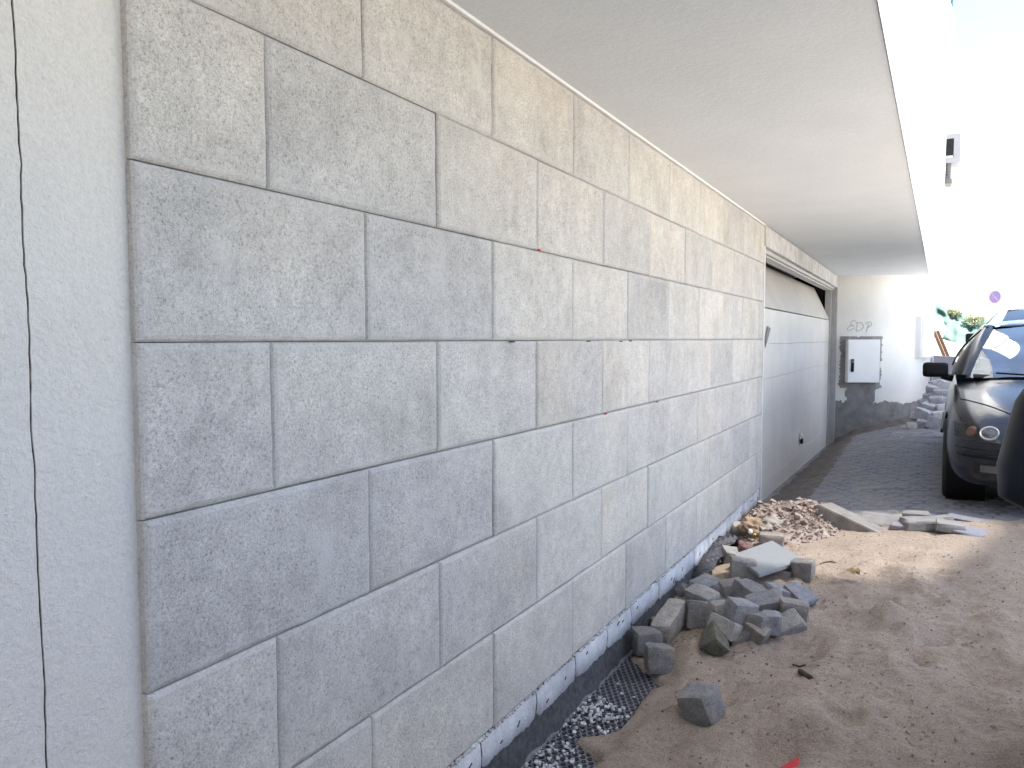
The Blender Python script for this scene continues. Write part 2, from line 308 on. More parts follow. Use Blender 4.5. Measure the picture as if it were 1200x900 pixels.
# cobbled driveway: domed setts, joined (too fine to pick apart at this distance)
mb = MB(); rs = random.Random(5); y = 5.9; row = 0
while y < 17:
    x = -1.22+(row % 2)*.055
    while x < 3.2:
        if not (x < -1.0+.25*fbm(y*1.3, 2.2) and y < 12.3) :
            s = .051; z = G(x, y)+rs.uniform(-.004, .004)-.004; e = .013; k = .047+rs.uniform(-.002, .003); a = rs.uniform(-.05, .05)
            ca, sa = math.cos(a), math.sin(a)
            P = [(-k, -k, -.02), (k, -k, -.02), (k, k, -.02), (-k, k, -.02), (-k+e, -k+e, .008), (k-e, -k+e, .008), (k-e, k-e, .008), (-k+e, k-e, .008), (0, 0, .011)]
            P = [(x+ca*p-sa*q, y+sa*p+ca*q, z+h+(G(x+p, y+q)-G(x, y))) for p, q, h in P]
            mb.add(P, [(0, 1, 5, 4), (1, 2, 6, 5), (2, 3, 7, 6), (3, 0, 4, 7), (4, 5, 8), (5, 6, 8), (6, 7, 8), (7, 4, 8)])
        x += .103
    y += .103; row += 1
tag(mb.build('cobbled_driveway', M['drive'], smooth=False), kind='structure')
xs = np.arange(-1.35, 3.4, .07); ys = np.arange(5.7, 17.2, .07)
mb = MB(); mb.grid([[(x, y, G(x, y)+.001+.003*fbm(x*4, y*4)) for x in xs] for y in ys]); tag(mb.build('joint_sand', M['joint'], smooth=True), kind='structure')
# dirt along the door sill and the foot of the curved wall
PATH0 = [(-1.15, 12.12), (-.92, 12.17), (-.62, 12.30), (-.36, 12.55), (-.15, 12.92), (.0, 13.4), (.08, 13.9), (.12, 14.5), (.08, 15.3), (-.15, 16.1), (-.7, 16.7), (-2.0, 16.9)]
def catmull(P, n=8):
    out = []
    for i in range(len(P)-1):
        p0, p1, p2, p3 = [Vector(P[min(max(j, 0), len(P)-1)]) for j in (i-1, i, i+1, i+2)]
        for k in range(n):
            t = k/n; out.append(.5*((2*p1)+(p2-p0)*t+(2*p0-5*p1+4*p2-p3)*t*t+(3*p1-p0-3*p2+p3)*t**3))
    out.append(Vector(P[-1])); return out
PATH = catmull(PATH0, 10)
def path_off(i, d):
    a = PATH[max(i-1, 0)]; b = PATH[min(i+1, len(PATH)-1)]; t = (b-a).normalized(); return PATH[i]+Vector((t.y, -t.x))*d
mb = MB(); rows = []
for y in np.arange(6.6, 12.15, .05):
    rows.append([(x, y, G(x, y)+.012+.03*max(0, fbm(x*6, y*5, 7))*(1-abs((x+1.02)/.26))-.05*sstep(.14+.08*fbm(y*3, 1), .26, abs(x+1.02))) for x in np.arange(-1.30, -.72, .03)])
mb.grid(rows); tag(mb.build('sill_dirt', M['dirt'], smooth=True), kind='structure')
mb = MB(); rows = []
for i in range(0, 62):
    row = []
    for d in np.arange(-.02, .34, .03):
        p = path_off(i, d); row.append((p.x, p.y, G(p.x, p.y)+.055*(1-sstep(.0, .16+.1*fbm(i*.2, 3), d))+.012+.03*fbm(p.x*9, p.y*9, 3)*(1-d/.3)-.05*sstep(.2, .32, d)))
    rows.append(row)
mb.grid(rows); tag(mb.build('wall_foot_dirt', M['dirt'], smooth=True), kind='structure')

# ------------------------------------------------------------------ the building
WX = -1.163; Y0 = .8277; TW = .6; TH = .30474; Z0 = -.0044; SOF = .919; YE = 6.42
def edge_x(y): return -.178+.0152*y
bld = empty('building', (-1.2, 3.0, -1.45)); BO = -Vector((-1.2, 3.0, -1.45))
tag(bld, 'pale building with grey stone tiled wall under a white overhang', 'building')
def part(mb, name, mat, parent=None, smooth=False):
    o = mb.build(name, mat, parent or bld, smooth); o.location = BO if (parent is None) else (0, 0, 0); return o
mb = MB(); mb.bb((-1.35, .70, -1.7), (WX-.024, YE-.002, SOF-.001)); part(mb, 'wall_core', M['backing'])
# two stucco panels parted by a thin wandering crack
rs = random.Random(2)
crk = [(.655+(.016*(1-(z+1.7)/2.62))+.0028*fbm(z*9, 1.3)+.0012*fbm(z*60, 4), z) for z in np.linspace(-1.7, SOF-.001, 160)]
PX = WX-.021
for sgn in (0, 1):
    mb = MB()
    rows = []
    for y, z in crk:
        if sgn == 0: yy = list(np.linspace(-3.5, y-.0016-.0008*fbm(z*40, 8), 6)); rows.append([(PX, q, z) for q in yy]+[(PX-.03, yy[-1], z)])
        else: yy = list(np.linspace(y+.0016+.0008*fbm(z*50, 3), Y0+.006, 6)); rows.append([(PX-.03, yy[0], z)]+[(PX, q, z) for q in yy])
    mb.grid(rows); part(mb, 'plaster_panel', M['plaster'])
mb = MB(); mb.grid([[(PX-.003, y-.006, z), (PX-.003, y+.006, z)] for y, z in crk]); part(mb, 'crack', M['black'])
mb = MB(); mb.bb((-1.36, -3.5, -1.7), (PX-.028, .80, SOF-.001)); part(mb, 'wall_backing', M['dark'])
# stone tiles
def tile_mesh(y0, y1, z0, z1, seed):
    rs = random.Random(seed); g = .0012; y0 += g; y1 -= g; z0 += g; z1 -= g; ch = .0105
    ny = max(2, int((y1-y0)/.05)); nz = 6; mb = MB()
    dx = rs.uniform(-.0022, .0022); ty = rs.uniform(-.003, .003); tz = rs.uniform(-.004, .004)
    ring = [(y0+(y1-y0)*i/ny, z0) for i in range(ny)]+[(y1, z0+(z1-z0)*i/nz) for i in range(nz)]+[(y1-(y1-y0)*i/ny, z1) for i in range(ny)]+[(y0, z1-(z1-z0)*i/nz) for i in range(nz)]
    cy, cz = (y0+y1)/2, (z0+z1)/2
    def X(y, z, d): return WX+dx+ty*(y-cy)+tz*(z-cz)-d
    def ins(y, z, m):
        return min(max(y, y0+m), y1-m), min(max(z, z0+m), z1-m)
    rings = []
    for m, d in ((0, .024), (0, .0070), (.0042, .0027), (ch, 0.0)):
        rr = []
        for y, z in ring:
            j = 1+.45*fbm(y*40, z*40, seed) if m else 1
            a, b = ins(y, z, m*j); rr.append((X(a, b, d*(j if 0 < d < .02 else 1)), a, b))
        rings.append(rr)
    mb.grid(rings, closed=True)
    n = len(ring); k = len(mb.v)-n; mb.f.append(tuple(k+i for i in range(n)))
    return mb
seed = 0
for r in range(-4, 3):
    off = 0 if r % 2 == 0 else -.3
    k = 0; ya = Y0+off
    while ya < YE-.01:
        a = max(ya, Y0); b = min(ya+TW, YE)
        zt = min(Z0+(r+1)*TH, SOF-.012)
        if b-a > .02:
            o = part(tile_mesh(a, b, Z0+r*TH, zt, seed), 'tile', M['tile']); o.data.shade_smooth(); autosmooth(o.data, 12); seed += 1
        ya += TW
# white bead between wall and soffit, corner strip at the door
mb = MB(); mb.bb((WX-.02, Y0+.01, SOF-.011), (WX+.006, YE, SOF-.0005), .0015); part(mb, 'bead', M['white'])
mb = MB(); mb.bb((WX-.1, YE+.001, -1.46), (WX+.004, YE+.035, SOF-.17), .003); part(mb, 'corner_strip', M['trim'])
# insulation boards showing under the lowest tiles
rs = random.Random(11); ZT = Z0-4*TH; ya = .9
while ya < YE-.05:
    L = rs.choice([.34, .42, .5, .3, .38]); yb = min(ya+L, YE-.01); mb = MB(); n = 30
    zb0 = ZT-.125+rs.uniform(-.015, .012); fr = []; bk = []
    for i in range(n+1):
        t = i/n; y = ya+.003+(yb-ya-.006)*t; e = (1-abs(2*t-1)**16)
        zb = zb0+.02*(1-e)+.018*fbm(y*7, seed)+.009*fbm(y*45, 2); zt = ZT-.006-.006*(1-e)-.004*abs(fbm(y*20, 7))
        fr.append([(WX-.012-.006*(1-e), y, zt), (WX-.006-.006*(1-e), y, zt-.012), (WX-.004-.004*(1-e), y, (zt+zb)/2), (WX-.006-.006*(1-e), y, zb+.012), (WX-.022, y, zb)])
    mb.grid(fr); part(mb, 'insulation_board', M['insul'], smooth=True)
    for q in range(rs.choice([1, 2, 2])):
        yy = rs.uniform(ya+.05, yb-.05); zz = rs.uniform(ZT-.085, ZT-.035); mb = MB(); mb.box((WX-.0032, yy, zz), (.003, .014+rs.random()*.016, .003), (RAD(rs.uniform(15, 50)), 0, 0)); part(mb, 'slot', M['dark'])
    ya = yb
mb = MB(); rows = []
for y in np.arange(.75, YE, .03): rows.append([(WX-.020, y, ZT+.0), (WX-.014+.004*fbm(y*12, 1), y, ZT-.1), (WX-.004+.008*fbm(y*14, 3), y, ZT-.16), (WX+.012+.012*fbm(y*9, 2), y, ZT-.215), (WX+.03+.012*fbm(y*9, 5), y, ZT-.30)])
mb.grid(rows); part(mb, 'foundation', M['bitumen'], smooth=True)
mb = MB()
for y in np.arange(.9, YE-.1, .011):
    if rs.random() < .7: mb.box((WX-.007, y, ZT-.004+rs.uniform(-.003, .002)), (.006+rs.random()*.006, .013, .005+rs.random()*.005), (rs.random(), rs.random(), rs.random()))
o = part(mb, 'mortar_line', M['lintel']); o['kind'] = 'stuff'
for px, py in ((632, 293), (710, 484.8)):
    d = ray(px, py); p = d*((WX+.0035)/d.x); mb = MB(); mb.box(p, (.005, .02, .006)); part(mb, 'spacer', M['redmark'])
for px, py in ((600, 400.5), (728, 400), (739, 399.5), (690, 399.8), (770, 471)):
    d = ray(px, py); p = d*((WX+.001)/d.x); mb = MB(); mb.box(p, (.004, .03, .004)); part(mb, 'spacer', M['dark'])
# soffit slab, balcony parapet
CV = [path_off(i, .10) for i in range(8, 95)]
far = [(p.x, p.y) for p in CV if p.x > edge_x(12.2)-.02 or p.y > 13]
sof = [(-3.0, -3.5), (edge_x(-3.5), -3.5)]+[(edge_x(y), y) for y in np.arange(-2, 12.4, 1)]
mb = MB(); mb.prism([(-3.0, -3.5), (edge_x(-3.5), -3.5), (edge_x(12.9), 12.9), (-.2, 13.2), (-3.0, 13.2)], SOF, SOF+.2); part(mb, 'soffit', M['soffit'])
ring = sof[1:]+[(edge_x(12.9), 12.9)]
mb = MB(); A = [(x+.003, y) for x, y in ring]; B = [(x-.14, y) for x, y in ring]
rows = [[(x, y, SOF-.004), (x, y, 1.86), (x+.015, y, 1.865), (x+.015, y, 1.9), (x-.155, y, 1.9), (x-.155, y, 1.865), (x-.143, y, 1.86), (x-.143, y, SOF+.19)] for x, y in A]
mb.grid(rows); part(mb, 'balcony_parapet', M['white'])
mb = MB(); mb.bb((-8, -3.5, SOF+.2), (-1.9, 13.0, 7.5)); part(mb, 'upper_wall', M['white'])
mb = MB(); mb.bb((-8, -3.5, -1.7), (-1.9, 6.5, SOF+.001)); part(mb, 'rear_mass', M['dark'])
# curved end wall, upper bay and its ledge
mb = MB(); mb.grid([[(PATH[i].x, PATH[i].y, z) for i in range(len(PATH))] for z in np.linspace(-1.75, SOF+.002, 9)]); part(mb, 'curved_wall', M['curved'], smooth=True)
idx = list(range(22, len(PATH)))
rowsz = [(.09, SOF-.003), (.09, 4.95), (.15, 4.97), (.15, 5.08), (.07, 5.1), (.07, 7.6)]
mb = MB(); mb.grid([[(path_off(i, d).x, path_off(i, d).y, z) for i in idx] for d, z in rowsz]); part(mb, 'curved_bay', M['white'])
mb = MB(); mb.prism([(path_off(i, .085).x, path_off(i, .085).y) for i in idx]+[(-3, 13.1), (-.3, 13.1)], SOF+.0015, SOF+.1); part(mb, 'bay_floor', M['white'])
p = path_off(70, .12); mb = MB(); mb.bb((p.x-.03, p.y-.04, 5.12), (p.x+.0, p.y+.1, 6.6)); part(mb, 'window_frame', M['blue'])
# mortar patches on the curved wall
cum = [0]
for i in range(1, len(PATH)): cum.append(cum[-1]+(PATH[i]-PATH[i-1]).length)
def on_path(s, d):
    i = int(np.searchsorted(cum, s)); i = min(max(i, 1), len(PATH)-1); t = (s-cum[i-1])/(cum[i]-cum[i-1]); a = PATH[i-1].lerp(PATH[i], t); tg = (PATH[i]-PATH[i-1]).normalized(); return a+Vector((tg.y, -tg.x))*d, tg
def mort(s, z):
    q = .03*fbm(s*9, z*9, 2)+.012*fbm(s*40, z*40, 5)
    a = (.05+q < s < .63+q and -.73+q < z < .03+q*.3)
    b = (.14+q < s < .545+q and z < -.6)
    c = (z < -.93+q*1.3+.02*math.sin(s*4) and s < 1.9)
    e = (s < .10+q and z < -.93)
    return a or b or c or e
mb = MB(); st = .014; ok = {}
for i in range(int(2.1/st)):
    for k in range(int(1.7/st)):
        s = i*st; z = -1.66+k*st
        if mort(s+st/2, z+st/2):
            v = []
            for a, b in ((s, z), (s+st, z), (s+st, z+st), (s, z+st)):
                key = (round(a/st), round((b+1.66)/st))
                if key not in ok:
                    p, _ = on_path(a, .005+.0015*fbm(a*30, b*30)); ok[key] = len(mb.v); mb.v.append((p.x, p.y, b))
                v.append(ok[key])
            mb.f.append(tuple(v))
part(mb, 'mortar_patch', M['concrete'])
# hand written letters E D P above the cabinet
def sp(px, py):
    # meet of the pixel ray with the curved wall
    d = ray(px, py); best = None
    for i in range(1, 60):
        a, b = PATH[i-1], PATH[i]; den = d.x*(b.y-a.y)-d.y*(b.x-a.x)
        if abs(den) < 1e-9: continue
        t = (a.x*(b.y-a.y)-a.y*(b.x-a.x))/den; u = (d.x*a.y-d.y*a.x)/-den if True else 0
        q = d*t; uu = ((q.x-a.x)*(b.x-a.x)+(q.y-a.y)*(b.y-a.y))/(b-a).length_squared
        if t > 0 and -.001 <= uu <= 1.001 and (best is None or t < best[0]): best = (t, q, (b-a).normalized())
    return best[1], best[2]
STROKES = {'letter_e': [[(1003.5, 376.5), (1000, 375.8), (997.5, 378), (996.5, 380.5), (999.5, 381), (1000.5, 381.3), (996, 382.5), (993, 385), (993.5, 387), (997, 386.5), (1001, 384)]],
           'letter_d': [[(1003, 379), (1007, 377.5), (1011, 380), (1011.5, 384), (1008, 387), (1003.5, 388)], [(1005, 379), (1004, 384), (1003.5, 388)]],
           'letter_p': [[(1015, 389.5), (1016.5, 384), (1018, 379)], [(1014, 379.5), (1018, 377), (1021.5, 378.5), (1020.5, 382), (1016.5, 384)]]}
for nm, sts in STROKES.items():
    mb = MB()
    for s_ in sts:
        pts = []
        for q in catmull([(a, b) for a, b in s_], 4):
            p, tg = sp(q.x, q.y); pts.append(p+Vector((tg.y, -tg.x, 0))*.003)
        mb.tube(pts, .0042, 5)
    part(mb, nm, M['ink'])
# garage: lintel, frame, door
mb = MB(); mb.bb((-1.40, YE+.0, SOF-.172), (WX+.010, 12.13, SOF-.008), .004); part(mb, 'lintel', M['lintel'])
mb = MB(); mb.bb((-1.34, YE+.03, SOF-.205), (WX-.03, 12.1, SOF-.173)); mb.bb((-1.30, YE+.03, SOF-.222), (WX-.055, 12.1, SOF-.206)); part(mb, 'door_header', M['metal'])
mb = MB(); mb.bb((-1.29, 12.10, -1.75), (WX+.012, 12.20, SOF-.174), .006); mb.bb((-1.31, 12.02, -1.75), (WX-.066, 12.098, SOF-.223), .004); part(mb, 'door_jamb', M['metal'])
mb = MB(); mb.bb((-1.31, YE+.036, -1.5), (-1.2, YE+.10, SOF-.223), .004); part(mb, 'door_jamb', M['metal'])
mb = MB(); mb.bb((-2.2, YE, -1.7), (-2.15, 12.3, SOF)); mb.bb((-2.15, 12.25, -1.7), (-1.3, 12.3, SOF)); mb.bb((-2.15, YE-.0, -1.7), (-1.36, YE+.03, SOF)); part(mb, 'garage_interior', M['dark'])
DXX = -1.25; ZS = .275; door = empty('garage_door', BO+Vector((DXX, 9.3, -1.5))); door.parent = bld; DB = -Vector((DXX, 9.3, -1.5))
def dpart(mb, name, mat, smooth=False): o = mb.build(name, mat, door, smooth); o.location = DB; return o
ya, yb = YE+.06, 12.03
nb = 6; zz = np.linspace(-1.62, ZS-.006, nb+1)
for i in range(nb):
    mb = MB(); mb.bb((DXX-.04, ya, zz[i]+.0006), (DXX, yb, zz[i+1]-.0006), .003)
    dpart(mb, 'door_panel', M['door'])
mb = MB(); hgt = .465; lean = .21      # the top section has tipped back into the garage
P = [(DXX, ya, ZS+.004), (DXX, yb, ZS+.004), (DXX-lean, yb, ZS+hgt), (DXX-lean, ya, ZS+hgt)]
mb.add(P+[(x-.04, y, z-.0) for x, y, z in P], [(0, 1, 2, 3), (7, 6, 5, 4), (0, 4, 5, 1), (1, 5, 6, 2), (2, 6, 7, 3), (3, 7, 4, 0)]); dpart(mb, 'top_panel', M['door'])
mb = MB(); mb.bb((DXX-.06, 12.035, ZS), (DXX-.02, 12.09, SOF-.225)); dpart(mb, 'guide_rail', M['metal'])
d = ray(938, 514); p = d*((DXX+.012)/d.x)
mb = MB(); mb.box(p+Vector((0, 0, .03)), (.02, .09, .07), bev=.006); mb.box(p+Vector((.012, 0, .03)), (.03, .04, .03), bev=.006); dpart(mb, 'door_handle', M['trim'])
mb = MB(); mb.box(p+Vector((.012, .02, -.03)), (.03, .07, .06), bev=.01); dpart(mb, 'door_lock', M['black'])
d = ray(899.5, 394); p = d*((DXX+.004)/d.x)
mb = MB(); mb.prism([(-.11, -.1), (.13, .07), (-.02, .09), (-.11, .0)], 0, .004); 
o = dpart(mb, 'sticker', M['concrete']); o.rotation_euler = (RAD(90), 0, RAD(90)); o.location = DB+p
mb = MB(); mb.bb((-1.36, YE+.03, -1.75), (-1.12, 12.1, -1.62)); part(mb, 'door_sill', M['concrete'])

# ------------------------------------------------------------------ things on the wall
pc, tg = sp(1009.5, 423); rz = math.atan2(tg.y, tg.x)
cb = empty('electrical_cabinet', (pc.x, pc.y, pc.z), rz); tag(cb, 'light grey metal electrical cabinet with black handle on the curved wall', 'cabinet')
W2, H2 = .445, .625
mb = MB(); mb.bb((-W2/2, -.10, -H2/2), (W2/2, .03, H2/2), .006); mb.build('case', M['cabinet'], cb)
mb = MB(); mb.bb((-W2/2+.006, -.122, -H2/2+.006), (W2/2-.006, -.102, H2/2-.006), .005); dr = mb.build('door', M['cabinet'], cb)
mb = MB(); mb.bb((-W2/2+.045, -.140, -.155), (-W2/2+.085, -.121, .03), .008); hd = mb.build('handle', M['black'], dr)
mb = MB(); mb.bb((-W2/2+.058, -.144, -.02), (-W2/2+.072, -.139, .01), .002); mb.build('lock', M['metal'], dr)
pm, tg = on_path(cum[46], .0); rz = math.atan2(tg.y, tg.x)
mbx = empty('meter_box', (pm.x, pm.y, 0.02), rz); tag(mbx, 'narrow white meter box at the street edge of the curved wall', 'meter box')
mb = MB(); mb.bb((-.26, -.07, -.31), (.26, .02, .31), .008); mb.build('case', M['cabinet'], mbx)
mb = MB(); mb.bb((-.24, -.085, -.29), (.24, -.072, .29), .005); mb.build('door', M['cabinet'], mbx)
pm, tg = on_path(cum[58], .03)
mb = MB(); mb.tube([(pm.x, pm.y, G(pm.x, pm.y)-.03), (pm.x, pm.y, -.30)], .022, 10); o = mb.build('pipe', M['metal'], smooth=True); tag(o, 'thin grey pipe rising from the ground below the white meter box', 'pipe')
# wall unit on the bay
a = at_y(1101, 157, 14.2); b = at_y(1125, 188, 14.2); ac = empty('air_conditioner', (a.x, 14.2, b.z)); tag(ac, 'white boxy air conditioner with dark square opening high on the round bay', 'air conditioner')
wd = b.x-a.x; hg = a.z-b.z-.02
mb = MB(); mb.bb((-.1, 0, -.02), (wd, .02, .06)); mb.bb((-.1, 0, hg-.07), (wd, .02, hg)); mb.bb((wd-.09, 0, .06), (wd, .02, hg-.07)); mb.bb((-.1, .02, -.02), (wd, .5, hg), .01); mb.build('case', M['acp'], ac)
mb = MB(); mb.bb((-.04, .012, .062), (wd-.092, .019, hg-.072)); mb.build('opening', M['black'], ac)
mb = MB(); mb.bb((-.04, -.004, .058), (wd-.10, .01, .09)); mb.build('sill', M['metal'], ac)
lz = at_y(1112, 215, 14.2).z-b.z
mb = MB(); mb.bb((-.1, .05, lz+.08), (wd*.6, .3, -.022)); mb.build('bracket', M['brk'], ac)
mb = MB()
for k in range(5): mb.bb((wd*.2, .038, lz+.14+k*.045), (wd*.45, .048, lz+.16+k*.045))
mb.build('louvre', M['brk2'], ac)
mb = MB(); mb.bb((-.1, .0, lz), (wd*.66, .35, lz+.075), .01); mb.build('shelf', M['brk'], ac)
mb = MB(); mb.tube([(.0, .02, -.02), (.05, .0, lz*.5), (.09, .02, lz+.05)], .008, 6); mb.build('cable', M['black'], ac)

# ------------------------------------------------------------------ loose setts and stones
def stone_mesh(name, seed, mat, dims=(1, 1, 1), cuts=6, rough=.085):
    rs = random.Random(seed); bm = bmesh.new(); bmesh.ops.create_cube(bm, size=2); bmesh.ops.subdivide_edges(bm, edges=bm.edges[:], cuts=cuts, use_grid_fill=True)
    cor = {(i, j, k): Vector((rs.uniform(-.16, .16), rs.uniform(-.16, .16), rs.uniform(-.13, .13))) for i in (-1, 1) for j in (-1, 1) for k in (-1, 1)}
    off = Vector((seed*3.7, seed*1.3, 0))
    for v in bm.verts:
        p = v.co.copy(); e = 11
        nrm = (abs(p.x)**e+abs(p.y)**e+abs(p.z)**e)**(1/e); q = p/max(nrm, 1e-6)*max(abs(p.x), abs(p.y), abs(p.z))
        d = Vector()
        for (i, j, k), c in cor.items(): d += c*((1+i*p.x)/2*(1+j*p.y)/2*(1+k*p.z)/2)
        q = q+d; q += p.normalized()*rough*noise.fractal(q*1.6+off, 1, 2, 4)
        v.co = Vector((q.x*dims[0]/2, q.y*dims[1]/2, q.z*dims[2]/2))
    me = bpy.data.meshes.new(name); bm.to_mesh(me); bm.free(); me.materials.append(mat); autosmooth(me, 32); return me
# px, py (centre in the photograph), size, proportions, yaw, tilt x, tilt y, centre height above the sand, stone, label
T = [
 (750, 750, .108, (1, 1, 1.0), 38, 0, 3, .055, 'stone', 'grey granite cube at the tiled wall foot, nearest to the wall of three'),
 (771, 771, .108, (1, 1, 1.0), 30, -6, 6, .052, 'stone', 'grey granite cube in front of the pair at the wall foot, corner forward'),
 (764, 735, .105, (1.1, 1, .95), 44, 4, 0, .045, 'brown_stone', 'brownish cube wedged behind the front grey cube at the wall foot'),
 (785, 728, .115, (.75, 1.75, 1.0), -8, 24, 4, .06, 'pale_stone', 'pale beige stone block sloping up beside the wall, longest of the loose stones'),
 (818, 721, .118, (1, .95, 1.15), 20, -14, 2, .05, 'stone', 'dark grey cube with a light flat top at the left end of the stone pile'),
 (822, 702, .118, (1.15, .9, .8), -18, 6, 8, .085, 'stone', 'flat grey cobble with a pale top behind the leftmost cube of the pile'),
 (851, 735, .105, (1.25, .8, .7), -24, -20, 10, .055, 'pale_stone', 'pale grey cobble tipped forward in the front of the stone pile'),
 (838, 750, .115, (.8, 1.3, .75), 28, 14, 42, .040, 'moss_stone', 'greenish mossy stone tipped on edge at the front of the pile'),
 (857, 692, .115, (1, 1, .85), 25, 0, -8, .08, 'brown_stone', 'dark rounded cobble with a white spot at the back of the pile'),
 (880, 700, .135, (1.2, 1, .85), -28, -8, 14, .07, 'stone', 'large dark cobble right of the white spotted one at the back of the pile'),
 (847, 719, .12, (1, 1, .9), 35, -5, 0, .09, 'stone', 'grey cobble with a light worn top in the middle of the stone pile'),
 (866, 718, .115, (1, .8, 1), 50, 8, 12, .075, 'blue_stone', 'blue grey cobble half hidden in the middle of the stone pile'),
 (898, 711, .125, (1.3, .9, .9), 15, 12, -16, .05, 'blue_stone', 'bluish slanting cobble in the right half of the stone pile'),
 (883, 729, .112, (1.15, .85, .8), -12, -8, 4, .055, 'stone', 'cobble with a square light face in the front row of the pile'),
 (903, 729, .095, (.9, .9, .9), 20, 4, 4, .045, 'blue_stone', 'small bluish violet cobble between two grey ones in the front row'),
 (868, 747, .105, (1.1, .9, .8), 32, 18, -30, .022, 'stone', 'triangular looking half buried cobble beside the mossy stone'),
 (887, 742, .095, (1, .8, .8), -20, 10, 20, .03, 'brown_stone', 'small grey brown cobble just right of the triangular half buried one'),
 (913, 697, .115, (1.1, .9, .75), 40, 6, 16, .045, 'blue_stone', 'bluish cobble at the back right of the pile, left of its dark twin'),
 (936, 700, .12, (1.2, .9, .7), -30, 4, 22, .03, 'blue_stone', 'dark bluish cobble half sunk in sand at the far right of the pile'),
 (930, 716, .105, (1.2, 1, .9), 12, -6, 2, .04, 'brown_stone', 'flat topped cobble with dark front on the right of the pile'),
 (921, 735, .125, (1.25, .8, .8), 35, 22, -26, .03, 'stone', 'wedge shaped grey cobble sinking into sand at the right front of the pile'),
 (870, 667, .125, (1.15, .9, 1), 8, -4, 4, .05, 'stone', 'cobble with a round pale spot at the left front corner of the pale slab'),
 (942, 668, .11, (1.05, .9, 1.05), -6, 3, -3, .05, 'stone', 'upright grey cobble at the right corner of the pale slab'),
 (820, 826, .115, (1.08, .95, .98), -15, 12, -14, .045, 'stone', 'lone grey granite cube lying on the sand nearest to the viewer'),
 (905, 632, .125, (1.2, .9, .6), 10, 0, 0, .04, 'brown_stone', 'flat grey stone between the pale slab and the rubble heap'),
 (855, 652, .10, (1, 1, .9), 30, 10, 10, .03, 'stone', 'dark stone half hidden under the left tip of the pale slab'),
 (918, 673, .10, (1.2, .8, .6), -10, 0, 10, .0, 'brown_stone', 'sand covered brown stone under the right half of the pale slab'),
 (825, 690, .13, (1, 1, .8), 50, 10, -10, .04, 'blue_stone', 'dusky blue stone lump beside the bent dimpled sheet near the wall'),
 (801, 692, .07, (1.2, .8, .9), 60, 30, 20, .03, 'stone', 'small sharp dark stone at the wall foot behind the beige block'),
 (838, 708, .085, (1.2, .9, .7), 75, 10, -5, .04, 'stone', 'dark cobble in the shade between the two back rows of the pile'),
 (905, 742, .07, (1.2, .9, .7), 55, 10, -25, .015, 'stone', 'small dark stone in the gap at the front of the pile'),
]
for i, (px, py, s, dm, yw, tx, ty, h, mt, lab) in enumerate(T):
    z = -1.35
    for _ in range(4): p = at_z(px, py, z); z = S(p.x, p.y)+h
    p = at_z(px, py, z)
    if p.x-s*.62 < WX+.02: p.x = WX+.02+s*.62
    o = link('cobblestone', stone_mesh('cobblestone', i+1, M[mt], [s*q for q in dm]), None, p); o.rotation_euler = (RAD(tx), RAD(ty), RAD(yw))
    tag(o, lab, 'cobblestone', 'loose stones on the sand by the tiled wall')
# pale slab
zc = -1.285; c4 = [at_z(*q, z) for q, z in (((859, 649), zc), ((905, 633), zc), ((944, 656), zc+.0), ((889, 673), zc))]
mb = MB(); ctr = sum(c4, Vector())/4; c4 = [ctr+(p-ctr)*.985 for p in c4]
vs = [p+Vector((0, 0, 0)) for p in c4]+[p-Vector((0, 0, .022)) for p in c4]; mb.add(vs, [(0, 1, 2, 3), (7, 6, 5, 4)]+[(i, i+4, (i+1) % 4+4, (i+1) % 4) for i in range(4)])
me = mb.mesh('paving_slab', M['slab']); bm = bmesh.new(); bm.from_mesh(me); bmesh.ops.bevel(bm, geom=bm.edges[:], offset=.003, segments=2, affect='EDGES'); bm.to_mesh(me); bm.free()
tag(link('paving_slab', me), 'pale square paving slab lying on cobbles by the rubble heap', 'slab')

# ------------------------------------------------------------------ rubble heap
HC = at_z(925, 620, -1.36)
def heap(x, y):
    a = (x+.90)/.47; b = (y-5.92)/.80; q = a*a+b*b+.25*a*b
    h = max(0, 1-q); return .15*h**.8+.02*fbm(x*7, y*7, 3)*min(1, h*4)
xs = np.arange(-1.19, -.2, .02); ys = np.arange(5.0, 6.95, .02)
hp = empty('rubble_heap', (HC.x, 5.95, -1.4)); HO = -Vector((HC.x, 5.95, -1.4)); tag(hp, 'heap of pale broken plaster rubble against the end of the tiled wall', 'rubble heap')
mb = MB(); mb.grid([[(x, y, max(G(x, y), S(x, y))-.03+heap(x, y)*1.0) for x in xs] for y in ys]); o = mb.build('mound', M['rubble'], hp, True); o.location = HO
def chunk(mb, c, s, rs, fl=.45):
    R3 = Euler((rs.uniform(-.6, .6), rs.uniform(-.6, .6), rs.uniform(0, 6.3))).to_matrix(); n = rs.choice([4, 5, 5, 6]); rr = [rs.uniform(.6, 1.1) for _ in range(n)]; t = s*fl*rs.uniform(.5, 1.1)
    top = [Vector((s*rr[i]*math.cos(6.283*i/n)*.5, s*rr[i]*math.sin(6.283*i/n)*.42, t/2)) for i in range(n)]; bot = [Vector((v.x*rs.uniform(.85, 1.2), v.y*rs.uniform(.85, 1.2), -t/2)) for v in top]
    mb.add([R3 @ v+Vector(c) for v in top+bot], [tuple(range(n)), tuple(range(2*n-1, n-1, -1))]+[(i, n+i, n+(i+1) % n, (i+1) % n) for i in range(n)])
rs = random.Random(21); mb = MB(); cnt = 0
